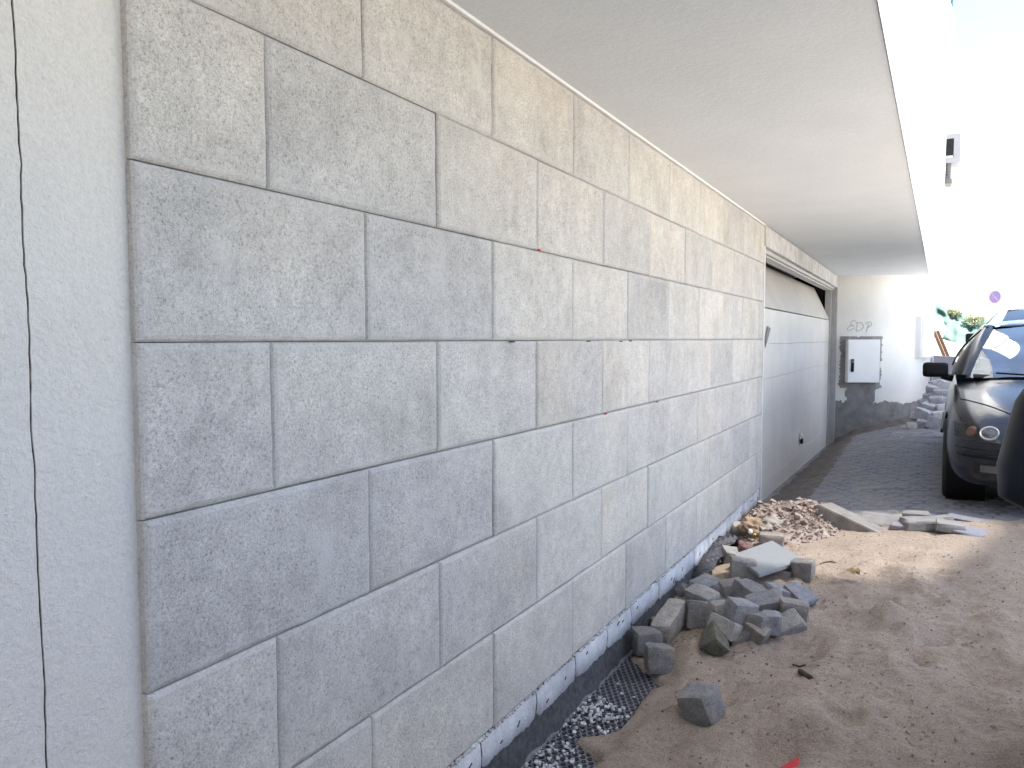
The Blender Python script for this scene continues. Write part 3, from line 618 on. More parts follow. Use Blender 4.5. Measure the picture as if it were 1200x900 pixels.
while cnt < 3000:
    x = rs.gauss(-.82, .30); y = rs.gauss(5.9, .42)
    if x < -1.15 or y > 6.85 or y < 5.0: continue
    hh = heap(x, y)
    if hh <= .004 and rs.random() < .6: continue
    chunk(mb, (x, y, max(G(x, y), S(x, y))-.025+hh+.005), rs.choice([.008, .010, .012, .014, .016, .02, .024, .03, .045]), rs); cnt += 1
o = mb.build('small_fragments', M['rubble'], hp); o.location = HO; o['kind'] = 'stuff'
cms = []
for k in range(8):
    mb = MB(); chunk(mb, (0, 0, 0), .1, rs, .4); cms.append(mb.mesh('plaster_chunk', M['rubble']))
k = 0
while k < 60:
    x = rs.gauss(-.76, .24); y = rs.gauss(5.8, .36); hh = heap(x, y)
    if hh < .02 or x < -1.12: continue
    o = link('plaster_chunk', cms[k % 8], None, (x, y, max(G(x, y), S(x, y))-.01+hh+.016)); sc = rs.uniform(.35, .8); o.scale = (sc, sc*rs.uniform(.7, 1.1), sc*rs.uniform(.6, 1)); o.rotation_euler = (rs.uniform(-.5, .5), rs.uniform(-.5, .5), rs.uniform(0, 6.3)); k += 1
    tag(o, 'angular pale plaster chunk lying on the surface of the rubble heap', 'plaster chunk', 'chunks on the rubble heap')
# concrete kerb slab emerging from the heap
a = at_z(975, 599, -1.19); b = at_z(1034, 627, -1.29)
dv = (b-a); dv.normalize(); sd = Vector((.32, .62, 0)).normalized(); nm = dv.cross(sd).normalized()
mb = MB(); L = (b-a).length; P = []
for t, w0 in ((-.3, .15), (.35, .15), (1.0, .12)):
    P.append([a+dv*L*t, a+dv*L*t+sd*w0, a+dv*L*t+sd*w0-Vector((0, 0, .10)), a+dv*L*t-Vector((0, 0, .12))])
mb.grid(P, closed=True); mb.f += [(0, 1, 2, 3), (11, 10, 9, 8)]
me = mb.mesh('concrete_slab', M['kerb']); bm = bmesh.new(); bm.from_mesh(me); bmesh.ops.bevel(bm, geom=bm.edges[:], offset=.006, segments=2, affect='EDGES'); bm.to_mesh(me); bm.free()
tag(link('concrete_slab', me), 'long concrete slab with a dark side sticking out of the rubble heap', 'concrete slab')
# flat broken pieces at the edge of the sand
FP = [(1075, 605, .16, .06, .05, 'small broken slab piece stacked on the back of the biggest one'), (1084, 614, .26, .07, .035, 'biggest broken pale slab piece at the edge of the sand'), (1113, 617, .17, .06, .035, 'rounded slab piece right of the biggest broken one'), (1105, 609, .12, .05, .03, 'small jagged slab piece behind the rounded one'),
      (1042, 611, .34, .025, .01, 'long thin slab piece left of the biggest broken one'), (1140, 623, .26, .02, .004, 'thin flat slab piece nearest to the sunlit sand ridge'), (1142, 608, .28, .02, .004, 'thin bluish slab piece lying in front of the dark sedan'), (1057, 617, .14, .03, .01, 'small slab piece between the long thin one and the biggest')]
for i, (px, py, s, th, h, lab) in enumerate(FP):
    z = -1.28
    for _ in range(4): p = at_z(px, py, z); z = max(S(p.x, p.y), G(p.x, p.y))+h
    p = at_z(px, py, z); me = stone_mesh('slab_piece', 70+i, M['piece'] if i < 5 else M['drive'], (s, s*.8, th), 4, .1); o = link('slab_piece', me, None, p); o.rotation_euler = (rs.uniform(-.1, .1), rs.uniform(-.1, .1), rs.uniform(-.5, .5)); tag(o, lab, 'slab piece', 'broken slab pieces at the edge of the sand')

# stone heap against the curved wall: px, py, y, size
PS = [(1082, 497, 11.75, .17), (1098, 497, 11.65, .24), (1112, 497, 11.7, .2), (1068, 500, 11.7, .16), (1085, 487, 11.85, .24), (1100, 488, 11.8, .2), (1113, 487, 11.9, .18), (1074, 488, 11.95, .16), (1090, 478, 11.95, .2), (1104, 479, 11.9, .2), (1084, 473, 12.1, .17), (1097, 470, 12.0, .19), (1111, 472, 12.0, .2), (1089, 466, 12.15, .17), (1103, 463, 12.1, .22), (1115, 461, 12.1, .2), (1094, 457, 12.2, .19), (1109, 453, 12.2, .2), (1099, 451, 12.3, .2), (1113, 446, 12.3, .2), (1104, 446, 12.4, .2), (1060, 502, 11.9, .12), (1121, 480, 11.9, .2), (1122, 466, 12.1, .22), (1122, 452, 12.3, .22)]
hms = [stone_mesh('stone_block', 100+k, M['heap_stone'], (1, .85, .72), 4, .06) for k in range(6)]
for i, (px, py, y, s) in enumerate(PS):
    p = at_y(px, py, y); o = link('stone_block', hms[i % 6], None, p); o.scale = (s*.98, s*.98, s*.98); o.rotation_euler = (rs.uniform(-.3, .3), rs.uniform(-.3, .3), rs.uniform(-.8, .8)); tag(o, {1: 'large front block at the foot of the stone heap by the curved wall', 3: 'small dark block at the left foot of the stone heap by the curved wall', 21: 'lone small stone left of the heap at the curved wall foot', 4: 'wide block resting on the large front block of the stone heap', 19: 'uppermost block of the stone heap just below the sedan mirror'}.get(i, 'pale squared stone block in the heap between the curved wall and the dark sedan'), 'stone block', 'stone blocks heaped by the curved wall')
# ------------------------------------------------------------------ dimpled sheet, gravel, scraps
mb = MB(); rows = []
for y in np.arange(1.6, 3.35, .05): rows.append([(x, y, -1.437+.004*fbm(x*6, y*6)+.012*(1-sstep(0, .02, x+1.163))) for x in np.arange(-1.160, -.76, .02)])
mb.grid(rows); root = mb.build('dimpled_sheet', M['membrane'], smooth=True); tag(root, 'black dimpled drainage sheet partly buried in sand along the wall foot', 'drainage sheet')
mb = MB(); pit = .027; j = 0; y = 1.62
while y < 3.3:
    x = -1.148+(j % 2)*pit/2
    while x < -.80:
        if in_mem(x, y) > .02:
            r1 = .0098; z = -1.437+.004*fbm(x*6, y*6)+.012*(1-sstep(0, .02, x+1.163)); n = 7
            ring = [(x+r*math.cos(6.283*k/n), y+r*math.sin(6.283*k/n), z+h) for r, h in ((r1, -.002), (r1*.9, .0035), (r1*.55, .001)) for k in range(n)]
            mb.add(ring, [(q*n+k, q*n+(k+1) % n, (q+1)*n+(k+1) % n, (q+1)*n+k) for q in (0, 1) for k in range(n)]+[tuple(range(2*n, 3*n))])
        x += pit
    y += pit*.87; j += 1
o = mb.build('dimples', M['cup'], root, False); o['kind'] = 'stuff'
# bent strip of the same sheet leaning off the wall
ctrl = [at_y(848, 632, 5.0), at_y(835, 648, 4.75), at_y(823, 664, 4.5), at_y(818, 682, 4.3), at_y(811, 697, 4.12)]
cl = catmull([tuple(p) for p in ctrl], 6); mb = MB(); rows = []; wv = Vector((.15, -.03, .04))
for i, p in enumerate(cl):
    t = i/(len(cl)-1); rows.append([p+wv*(k/9-.5)*(1.2-.3*t)+Vector((0, 0, .03*math.sin(k/9*math.pi)+.012*math.sin(i*1.2+k))) for k in range(10)])
mb.grid(rows); mb2 = MB()
for i in range(len(rows)-1):
    for k in range(9):
        for (du, dv2) in ((.25, .25), (.75, .25), (.25, .75), (.75, .75)):
            q = Vector(rows[i][k]).lerp(Vector(rows[i][k+1]), du).lerp(Vector(rows[i+1][k]).lerp(Vector(rows[i+1][k+1]), du), dv2); n_ = (Vector(rows[i][k+1])-Vector(rows[i][k])).cross(Vector(rows[i+1][k])-Vector(rows[i][k])).normalized()
            if n_.y > 0: n_ = -n_
            e1 = (Vector(rows[i][k+1])-Vector(rows[i][k])).normalized(); e2 = n_.cross(e1); r = .0065
            mb2.add([q+(e1*math.cos(a)+e2*math.sin(a))*r+n_*.003 for a in [0, 1.05, 2.09, 3.14, 4.19, 5.24]], [(0, 1, 2, 3, 4, 5)])
o = mb.build('bent_sheet', flat('grey_membrane', (.10, .10, .115), .5, var=.3, sc=30)); o2 = mb2.build('dimples', M['cup'], o); o2['kind'] = 'stuff'; tag(o, 'bent strip of dimpled dark sheet curling off the wall above the stone pile', 'drainage sheet')
mb = MB(); rs = random.Random(8); k = 0
while k < 420:
    y = rs.choice([rs.gauss(2.15, .14), rs.gauss(2.62, .10), rs.gauss(2.0, .2)]); x = -1.14+abs(rs.gauss(0, .10))
    if in_mem(x, y) < .3 or x < -1.14: continue
    chunk(mb, (x, y, -1.424+rs.random()*.006), rs.uniform(.007, .020), rs, .5); k += 1
tag(mb.build('gravel', M['chip']), kind='stuff', label='white gravel chips scattered on the dimpled sheet')
mb = MB(); rs = random.Random(9)
for k in range(420):
    x, y = rs.uniform(-1.0, 1.4), rs.uniform(1.6, 6.4)
    if k < 90: x, y = rs.gauss(-.75, .12), rs.gauss(3.3, .2)
    if k < 20: x, y = rs.gauss(-.45, .06), rs.gauss(4.0, .05)
    if in_mem(x, y) > .1: continue
    chunk(mb, (x, y, S(x, y)+.001), rs.choice([.005, .006, .008, .012]), rs, .6)
tag(mb.build('pebbles', M['pebble']), kind='stuff', label='small dark clods and pebbles strewn over the sand')
mb = MB(); rs = random.Random(31)
for k in range(2600):
    x, y = rs.uniform(-1.0, .75), 1.7+4.3*rs.random()**1.6
    if in_mem(x, y) > .1: continue
    chunk(mb, (x, y, S(x, y)+.0005), rs.choice([.005, .006, .008, .010, .015]), rs, .6)
tag(mb.build('sand_crumbs', M['sand']), kind='stuff', label='small crumbs of damp sand strewn over the sand surface')
for i, (pts, lab) in enumerate([([(961, 661), (966, 659), (973, 658), (979, 659)], 'short dark twig on the bright sand beside the rubble heap'), ([(929, 779), (937, 781), (944, 779)], 'thin bent twig on the shaded sand right of the lone cube'), ([(938, 787), (945, 792), (950, 795)], 'thick dark bark bit half buried in the shaded sand')]):
    P = []
    for px, py in pts:
        z = -1.34
        for _ in range(4): p = at_z(px, py, z); z = S(p.x, p.y)+.005
        P.append(at_z(px, py, z))
    mb = MB(); mb.tube(P, .0035 if i < 2 else .012, 6); tag(mb.build('twig', M['twig'], smooth=True), lab, 'twig')
z = -1.3
for _ in range(4): p = at_z(999, 671, z); z = S(p.x, p.y)+.01
mb = MB(); rs = random.Random(4)
mb.grid([[p+Vector((.013*a-.03+.008*fbm(b, 3, 1), .012*b-.02+.008*fbm(a, 5, 1), .03*fbm(a*.9, b*.9, 3)+.012)) for a in range(6)] for b in range(5)]); tag(mb.build('orange_scrap', M['orange'], smooth=True), 'crumpled orange brown scrap on the bright sand', 'scrap')
# red plastic wedge at the bottom edge
z = -1.3
for _ in range(4): p = at_z(925, 897, z); z = S(p.x, p.y)+.02
a = at_z(936, 886, z+.015); b = at_z(908, 903, z-.01); c = at_z(936, 912, z-.01); e = at_z(905, 915, z-.02); mb = MB()
Q = [a, b, e, c]; mb.add([Vector(q) for q in Q]+[Vector(q)-Vector((0, 0, .006)) for q in Q], [(0, 1, 2, 3), (7, 6, 5, 4)]+[(i, (i+1) % 4, (i+1) % 4+4, i+4) for i in range(4)])
tag(mb.build('red_plastic_piece', M['red']), 'pointed red plastic piece sticking up from the sand', 'plastic piece')
# foam lumps, torn bag, yellow cap
def blob(name, px, py, y, s, mat, lab, cat, sq=(1, 1, 1), sd=1, am=.25):
    bm = bmesh.new(); bmesh.ops.create_icosphere(bm, subdivisions=4, radius=1)
    for v in bm.verts: v.co *= 1+am*noise.fractal(v.co*1.7+Vector((sd*5, 0, 0)), 1, 2, 5); v.co = Vector((v.co.x*sq[0]*s, v.co.y*sq[1]*s, v.co.z*sq[2]*s))
    me = bpy.data.meshes.new(name); bm.to_mesh(me); bm.free(); me.materials.append(mat); me.shade_smooth(); return tag(link(name, me, None, at_y(px, py, y)), lab, cat)
blob('foam_lump', 882, 618, 5.36, .085, M['foam'], 'orange crumbly foam lump at the left foot of the rubble heap', 'foam lump', (1, 1, .75), 1, .4)
blob('foam_lump', 903, 616, 5.42, .08, M['foam_white'], 'pale foam lump right beside the orange one at the rubble heap', 'foam lump', (1.1, 1, .75), 3, .4)
blob('torn_bag', 864, 641, 5.0, .06, M['black'], 'torn black bag scrap between the pale slab and the wall', 'bag scrap', (.5, .8, 1.2), 5, .7)
blob('brown_scrap', 871, 644, 4.95, .045, flat('reddish', (.16, .09, .085), .8), 'small dull red scrap beside the torn black bag', 'scrap', (1, .8, 1.1), 6, .5)
blob('yellow_cap', 884.5, 626.5, 5.2, .011, M['yellow'], 'tiny yellow cap in front of the orange foam lump', 'cap', (1, 1, .8), 7, .1)
blob('plastic_bit', 879.5, 623, 5.2, .018, M['paper'], 'small white plastic bit left of the yellow cap', 'plastic bit', (.8, .8, 1), 8, .2)
me = stone_mesh('grey_block', 55, M['pale_stone'], (.17, .11, .09)); o = link('grey_block', me, None, at_y(870, 622, 5.45)); o.rotation_euler = (.15, .1, .4); tag(o, 'flat grey block leaning at the wall left of the foam lumps', 'block')
p = at_y(867, 616, 6.05); mb = MB(); mb.lathe([(.035, -.09), (.035, .05), (.026, .05), (.026, -.02), (.001, -.02)], 14, Matrix.Translation((WX+.06, p.y, p.z)) @ Euler((RAD(75), 0, RAD(12))).to_matrix().to_4x4()); tag(mb.build('black_pipe_end', M['black'], smooth=True), 'black pipe end poking out at the wall foot behind the rubble', 'pipe end')

# ------------------------------------------------------------------ cars
ST = [(0.00, .50, .30, .50, .545), (.05, .66, .24, .575, .615), (.13, .76, .21, .635, .685), (.28, .825, .20, .70, .755), (.5, .865, .19, .755, .82), (.85, .885, .18, .815, .885), (1.25, .89, .18, .865, .94), (1.6, .89, .18, .90, .955), (2.4, .89, .18, .925, .95), (3.3, .89, .18, .945, .96), (3.9, .88, .19, .955, .99), (4.3, .86, .22, .955, 1.0), (4.6, .82, .26, .92, .985), (4.72, .73, .32, .83, .88), (4.77, .58, .40, .68, .71)]
def car_body():
    rows = []
    for y, wd, zb, zs, zt in ST:
        h = zs-zb; pr = [(0, zt), (.30*wd, zt-.002), (.56*wd, zt-.012), (.70*wd, zt-.030), (.78*wd, (zt+zs)/2-.018), (.90*wd, zs-.004), (.965*wd, zs-.055*min(1, h/.5)), (.99*wd, zs-h*.33), (1.0*wd, zs-h*.50), (.995*wd, zs-h*.66), (.975*wd, zb+h*.17), (.93*wd, zb+.02), (.80*wd, zb), (0, zb)]
        L = [(-x, y, z) for x, z in pr]; Rr = [(x, y, z) for x, z in pr[1:-1]]
        rows.append(L+Rr[::-1])
    mb = MB(); mb.grid(rows, closed=True); n = len(rows[0]); mb.f.append(tuple(range(n))); e = len(mb.v)-n; mb.f.append(tuple(e+n-1-i for i in range(n)))
    me = mb.mesh('body', None); o = bpy.data.objects.new('tmp', me); COL.objects.link(o); s = o.modifiers.new('s', 'SUBSURF'); s.levels = 2; s.render_levels = 2
    cuts = []
    for sx in (-1, 1):
        for wy in (.84, 3.66):
            c = MB(); c.lathe([(.001, -.2), (.365, -.2), (.365, .3), (.001, .3)], 40, Matrix.Translation((sx*.80, wy, .315)) @ Euler((0, RAD(90)*sx, 0)).to_matrix().to_4x4()); co = c.build('cut', None); b = o.modifiers.new('b', 'BOOLEAN'); b.object = co; b.operation = 'DIFFERENCE'; b.solver = 'EXACT'; cuts.append(co)
    dg = bpy.context.evaluated_depsgraph_get(); ev = o.evaluated_get(dg); nm = bpy.data.meshes.new_from_object(ev, depsgraph=dg)
    for q in cuts+[o]:
        bpy.data.objects.remove(q)
    autosmooth(nm, 38); return nm
BODY = car_body(); bmv = bmesh.new(); bmv.from_mesh(BODY); BVH = BVHTree.FromBMesh(bmv); bmv.free()
def front_y(x, z):
    h = BVH.ray_cast(Vector((x, -1, z)), Vector((0, 1, 0))); return h[0].y if h[0] else .3
def top_z(x, y):
    h = BVH.ray_cast(Vector((x, y, 2)), Vector((0, 0, -1))); return h[0].z if h[0] else .9
def side_x(y, z):
    h = BVH.ray_cast(Vector((2, y, z)), Vector((-1, 0, 0))); return h[0].x if h[0] else .89
def patch_front(fx, nu=14, nv=8, off=.006):
    rows = []
    for j in range(nv+1):
        row = []
        for i in range(nu+1):
            x, z = fx(i/nu, j/nv); row.append((x, front_y(x, z)-off, z))
        rows.append(row)
    return rows
def slab(mb, rows, d):     # a patch with a rim pushed back by d
    mb.grid(rows); m = len(rows); n = len(rows[0])
    rim = [rows[0][i] for i in range(n)]+[rows[j][n-1] for j in range(1, m)]+[rows[m-1][i] for i in range(n-2, -1, -1)]+[rows[j][0] for j in range(m-2, 0, -1)]
    mb.grid([rim, [(x, y+d, z) for x, y, z in rim]], closed=True)
def seam(mb, pts, r=.004): mb.tube(pts, r, 5)
def make_car(name, loc, rz):
    root = empty(name, loc, rz); P = lambda mb, nm, mt, par=None, sm=True: mb.build(nm, M[mt], par or root, sm)
    b = link('body', BODY, root); BODY.materials.append(M['navy'])
    # cabin: glass, roof, pillars
    def ws(u, v): return (u*(.735+(.545-.735)*v), 1.22+.20*u*u+(.98-.08*u*u)*v-.02*math.sin(v*3.14), .945-.02*u*u+(.455-.02*u*u)*v+.045*math.sin(v*3.14))
    def rw(u, v): return (u*(.55+.10*v), 3.42+.04*u*u+.68*v, 1.39-.025*u*u-.40*v+.05*math.sin(v*3.14))
    def sg(s, u, v):
        ya = 1.52+(2.22-1.52)*v; yb = 3.95+(3.42-3.95)*v; y = ya+(yb-ya)*u; return (s*(.835+(.56-.835)*v+.045*math.sin(v*3.14)), y, .925+.03*u+(.435-.02*u)*v)
    mb = MB(); mb.grid([[ws(i/10*2-1, j/8) for i in range(11)] for j in range(9)]); P(mb, 'windscreen', 'glass')
    mb = MB(); mb.grid([[rw(i/8*2-1, j/6) for i in range(9)] for j in range(7)]); P(mb, 'rear_window', 'glass')
    mb = MB(); rows = []
    for j in range(9):
        v = j/8; row = []
        for i in range(13):
            u = i/12*2-1; a = ws(u, 1); c = rw(u, 0); y = a[1]+(c[1]-a[1])*v; row.append((u*.59, y, 1.405+.05*math.sin(v*3.14)*.6-.05*abs(u)**3+.012))
        rows.append(row)
    slab(mb, rows, 0); o = P(mb, 'roof', 'navy'); md = None
    for s in (-1, 1):
        mb = MB(); mb.grid([[sg(s, i/14, j/8) for i in range(15)] for j in range(9)]); P(mb, 'side_window', 'glass')
        mb = MB(); rows = []
        for j in range(13):
            v = j/12; a = Vector(ws(s, v)); c = Vector(sg(s, 0, v)); a += Vector((-s*.05, .0, .012)); c += Vector((s*.012, .05, .004)); m_ = (a+c)/2+Vector((s*.022, -.03, .02)); rows.append([a, (a+m_)/2+Vector((0, 0, .006)), m_, (m_+c)/2+Vector((s*.006, 0, .004)), c])
        mb.grid(rows); P(mb, 'pillar', 'navy')
        mb = MB(); mb.tube([Vector(sg(s, u, 1))+Vector((s*.005, 0, .004)) for u in np.linspace(0, 1, 8)], [.012, .028, .032, .032, .032, .032, .028, .012], 8); P(mb, 'roof_rail', 'navy')
        mb = MB(); mb.grid([[Vector(sg(s, .46+.03*k, v))+Vector((s*.006, 0, 0)) for k in range(3)] for v in np.linspace(0, 1, 6)]); P(mb, 'door_pillar', 'black')
        mb = MB(); rows = []
        for j in range(9):
            v = j/8; a = Vector(rw(s, 1-v)); c = Vector(sg(s, 1, v)); rows.append([a+Vector((-s*.03, 0, .008)), (a+c)/2+Vector((s*.03, .02, .02)), c+Vector((s*.008, -.12, .004))])
        mb.grid(rows); P(mb, 'rear_pillar', 'navy')
        # headlamp
        fx = lambda u, v, s=s: (s*(.34+.485*u-.0*v), .535+.012*u+(.122-.02*u+.006*math.sin(u*3))*v)
        mb = MB(); slab(mb, patch_front(fx, 18, 6, .004), .02); hl = P(mb, 'headlamp', 'lamp_dark')
        def onfront(x, z):
            h = BVH.ray_cast(Vector((x, -1, z)), Vector((0, 1, 0))); return Matrix.Translation(h[0]) @ h[1].to_track_quat('Z', 'Y').to_matrix().to_4x4()
        for cx, rr in ((.44, .058), (.60, .060)):
            T4 = onfront(s*cx, .597)
            mb = MB(); mb.lathe([(rr, .0), (rr, .010), (rr-.005, .013), (rr-.011, .010), (rr-.013, .004)], 28, T4); P(mb, 'ring', 'silver', hl)
            mb = MB(); mb.lathe([(rr-.012, .006), (rr-.03, .0065), (.02, .009), (.001, .011)], 24, T4); P(mb, 'projector', 'smoke', hl)
        T4 = onfront(s*.705, .602); mb = MB(); mb.lathe([(.040, .002), (.038, .008), (.02, .011), (.001, .0115)], 22, T4); P(mb, 'turn_signal', 'amber', hl)
        mb = MB(); mb.grid(patch_front(fx, 18, 6, .022)); P(mb, 'lens', 'lens', hl)
        # fog lamp
        fx = lambda u, v, s=s: (s*(.50+.19*u), .318+.075*v); mb = MB(); slab(mb, patch_front(fx, 8, 4, .003), .02); fg = P(mb, 'fog_lamp', 'lamp_dark')
        fx = lambda u, v, s=s: (s*(.53+.12*u), .33+.05*v); mb = MB(); mb.grid(patch_front(fx, 8, 4, .010)); P(mb, 'lens', 'smoke', fg)
        # grille
        fx = lambda u, v, s=s: (s*(.03+.20*u), .50+.13*v); mb = MB(); slab(mb, patch_front(fx, 8, 5, .004), .02); gr = P(mb, 'grille', 'black')
        R_ = patch_front(fx, 8, 5, .010); mb = MB(); seam(mb, R_[0]+[r[-1] for r in R_[1:]]+R_[-1][::-1][1:]+[r[0] for r in R_[::-1][1:]], .008); P(mb, 'frame', 'chrome', gr)
        # seams: bonnet edge, fender, bumper
        pts = []
        for t in np.linspace(0, 1, 24):
            y = .17+1.1*t; x = s*(.36+.40*min(1, t*1.9)**.7+.03*t); pts.append((x, y, top_z(x, y)+.001))
        mb = MB(); seam(mb, pts, .004); P(mb, 'bonnet_seam', 'black')
        pts = [(s*(side_x(y, z)+.001), y, z) for y, z in [(1.36, .86), (1.34, .7), (1.33, .5), (1.34, .3)]]; mb = MB(); seam(mb, pts, .004); P(mb, 'door_seam', 'black')
        pts = [(s*(side_x(y, .47)+.012), y, .47) for y in np.linspace(1.3, 3.2, 14)]; mb = MB(); seam(mb, pts, .014); P(mb, 'side_moulding', 'black')
        # mirror
        mo = (s*.965, 1.60, .985); mb = MB(); mb.box((0, 0, 0), (.20, .10, .13), bev=.03); mb.tube([(-s*.05, .0, -.05), (-s*.14, .0, -.075)], .03, 8); mi = P(mb, 'side_mirror', 'black'); mi.location = mo
        mb = MB(); mb.box((0, .052, 0), (.165, .006, .10), bev=.002); P(mb, 'mirror_glass', 'mirror_glass', mi)
        for wy in (.84, 3.66):
            T4 = Matrix.Translation((s*.775, wy, .315)) @ Euler((0, RAD(90)*s, 0)).to_matrix().to_4x4(); mb = MB()
            mb.lathe([(.20, -.10), (.285, -.108), (.308, -.098), (.315, -.07), (.3155, 0), (.315, .07), (.308, .098), (.285, .108), (.21, .10)], 44, T4); wh = P(mb, 'wheel', 'rubber')
            mb = MB(); mb.lathe([(.212, .09), (.215, .101), (.20, .098), (.19, .05), (.06, .06), (.055, .085), (.001, .087)], 36, T4)
            for k in range(5):
                a = k*2*math.pi/5; mb.tube([T4 @ Vector((.04*math.cos(a), .04*math.sin(a), .08)), T4 @ Vector((.2*math.cos(a), .2*math.sin(a), .085))], .024, 6)
            P(mb, 'rim', 'rim', wh)
            mb = MB(); mb.lathe([(.001, -.18), (.36, -.18), (.362, .08)], 30, T4); P(mb, 'wheel_arch', 'black')
    R_ = [(x, front_y(x, .485)-.003, .485) for x in np.linspace(-.80, .80, 40)]; mb = MB(); seam(mb, R_, .005); P(mb, 'bumper_seam', 'black')
    R_ = [(x, front_y(x, .44)-.004, .44) for x in np.linspace(-.78, .78, 40)]; mb = MB(); seam(mb, R_, .016); P(mb, 'bumper_strip', 'black')
    fx = lambda u, v: (-.26+.52*u, .41+.11*v); mb = MB(); slab(mb, patch_front(fx, 10, 3, .012), .02); P(mb, 'number_plate', 'paper')
    fx = lambda u, v: (-.40+.8*u, .24+.10*v); mb = MB(); slab(mb, patch_front(fx, 14, 3, .003), .02); P(mb, 'air_intake', 'black')
    # cabin interior
    mb = MB(); mb.box((0, 1.62, .955), (1.36, .5, .03), (RAD(3), 0, 0), .01); P(mb, 'dashboard', 'dash')
    for sx in (-.37, .37):
        mb = MB(); mb.box((sx, 2.45, 1.04), (.46, .14, .42), (RAD(-14), 0, 0), .05); mb.box((sx, 2.52, 1.30), (.26, .10, .15), (RAD(-8), 0, 0), .04); P(mb, 'seat', 'seat')
    mb = MB(); mb.lathe([(.17, -.015), (.185, 0), (.17, .015), (.155, 0), (.17, -.015)], 24, Matrix.Translation((.37, 1.92, 1.0)) @ Euler((RAD(65), 0, 0)).to_matrix().to_4x4()); P(mb, 'steering_wheel', 'black')
    mb = MB(); mb.box((-.50, 1.60, .985), (.20, .14, .022), (RAD(6), 0, .1), .003); P(mb, 'papers', 'paper')
    mb = MB(); mb.box((-.60, 1.64, 1.03), (.09, .05, .12), (RAD(-18), .15, .2), .01); P(mb, 'tissue_pack', 'paper')
    mb = MB(); mb.box((-.655, 1.56, .985), (.10, .07, .02), (0, 0, .3), .003); P(mb, 'card', 'teal')
    mb = MB(); mb.box((0, 2.12, 1.32), (.22, .03, .07), bev=.012); P(mb, 'rear_view_mirror', 'black')
    for s in (-1, 1):
        mb = MB(); mb.tube([(s*.05, 1.27, .965), (s*.25, 1.25, .963), (s*.52, 1.33, .975)], .008, 6); P(mb, 'wiper', 'black')
    return root
def repaint(root, mat):
    for c in root.children:
        if c.data and c.material_slots and c.material_slots[0].material == M['navy']:
            c.material_slots[0].link = 'OBJECT'; c.material_slots[0].material = mat
car1 = make_car('sedan_car', (1.005, 6.13, -1.262), RAD(-1.5)); tag(car1, 'dark navy sedan parked facing the viewer beside the driveway', 'car')
car2 = copy_tree(car1); car2.name = 'parked_car'; car2.location = (1.26, 2.86, -1.225); car2.rotation_euler = (0, 0, RAD(180)); repaint(car2, M['navy2']); tag(car2, 'dark car at the right edge showing only its rounded wing mirror', 'car')
for c in car2.children:
    if c.name.startswith('side_mirror'):
        g = 1.22; sgn = 1 if c.location.x > 0 else -1; c.location = (sgn*1.054, 1.61, 1.072); c.rotation_euler = (0, sgn*RAD(-12), 0)
        mb = MB(); mb.box((0, 0, 0), (.215, .12, .2), bev=.055); mb.tube([(-sgn*.05, .0, -.06), (-sgn*.17, .0, -.10)], .035, 8); c.data = mb.mesh('side_mirror', M['navy_plastic'], True)
        for q in c.children: mb = MB(); mb.box((0, .060, 0), (.13, .004, .10), bev=.0015); q.data = mb.mesh('mirror_glass', M['mirror_glass'])
car3 = copy_tree(car1); car3.name = 'white_car'; car3.scale = (1.06, 1.06, 1.22); car3.location = (1.66, 12.6, -1.20); car3.rotation_euler = (0, 0, RAD(-1)); repaint(car3, M['whitecar']); tag(car3, 'white high car parked right behind the dark navy sedan', 'car')

# ------------------------------------------------------------------ far end of the street
def wall_box(name, mat, px0, px1, ytop0, ytop1, y, lab, cat, th=.25):
    a = at_y(px0, ytop0, y); b = at_y(px1, ytop1, y); g = G(1, y)-.1; n = 8; mb = MB(); rows = []
    for i in range(n+1):
        t = i/n; x = a.x+(b.x-a.x)*t; z = a.z+(b.z-a.z)*t+.01*fbm(t*7, 2); rows.append([(x, y, g), (x, y, z), (x, y+th, z), (x, y+th, g)])
    mb.grid(rows, closed=True); mb.f += [(0, 1, 2, 3)]; o = mb.build(name, mat); tag(o, lab, cat); return o
wall_box('white_wall', M['white'], 1085, 1142, 391, 409, 22, 'sunlit white wall with a sloping top at the end of the street', 'wall')
wall_box('low_barrier', M['bluegrey'], 1083, 1135, 416, 419, 18.5, 'low blue grey barrier in front of the white wall', 'barrier')
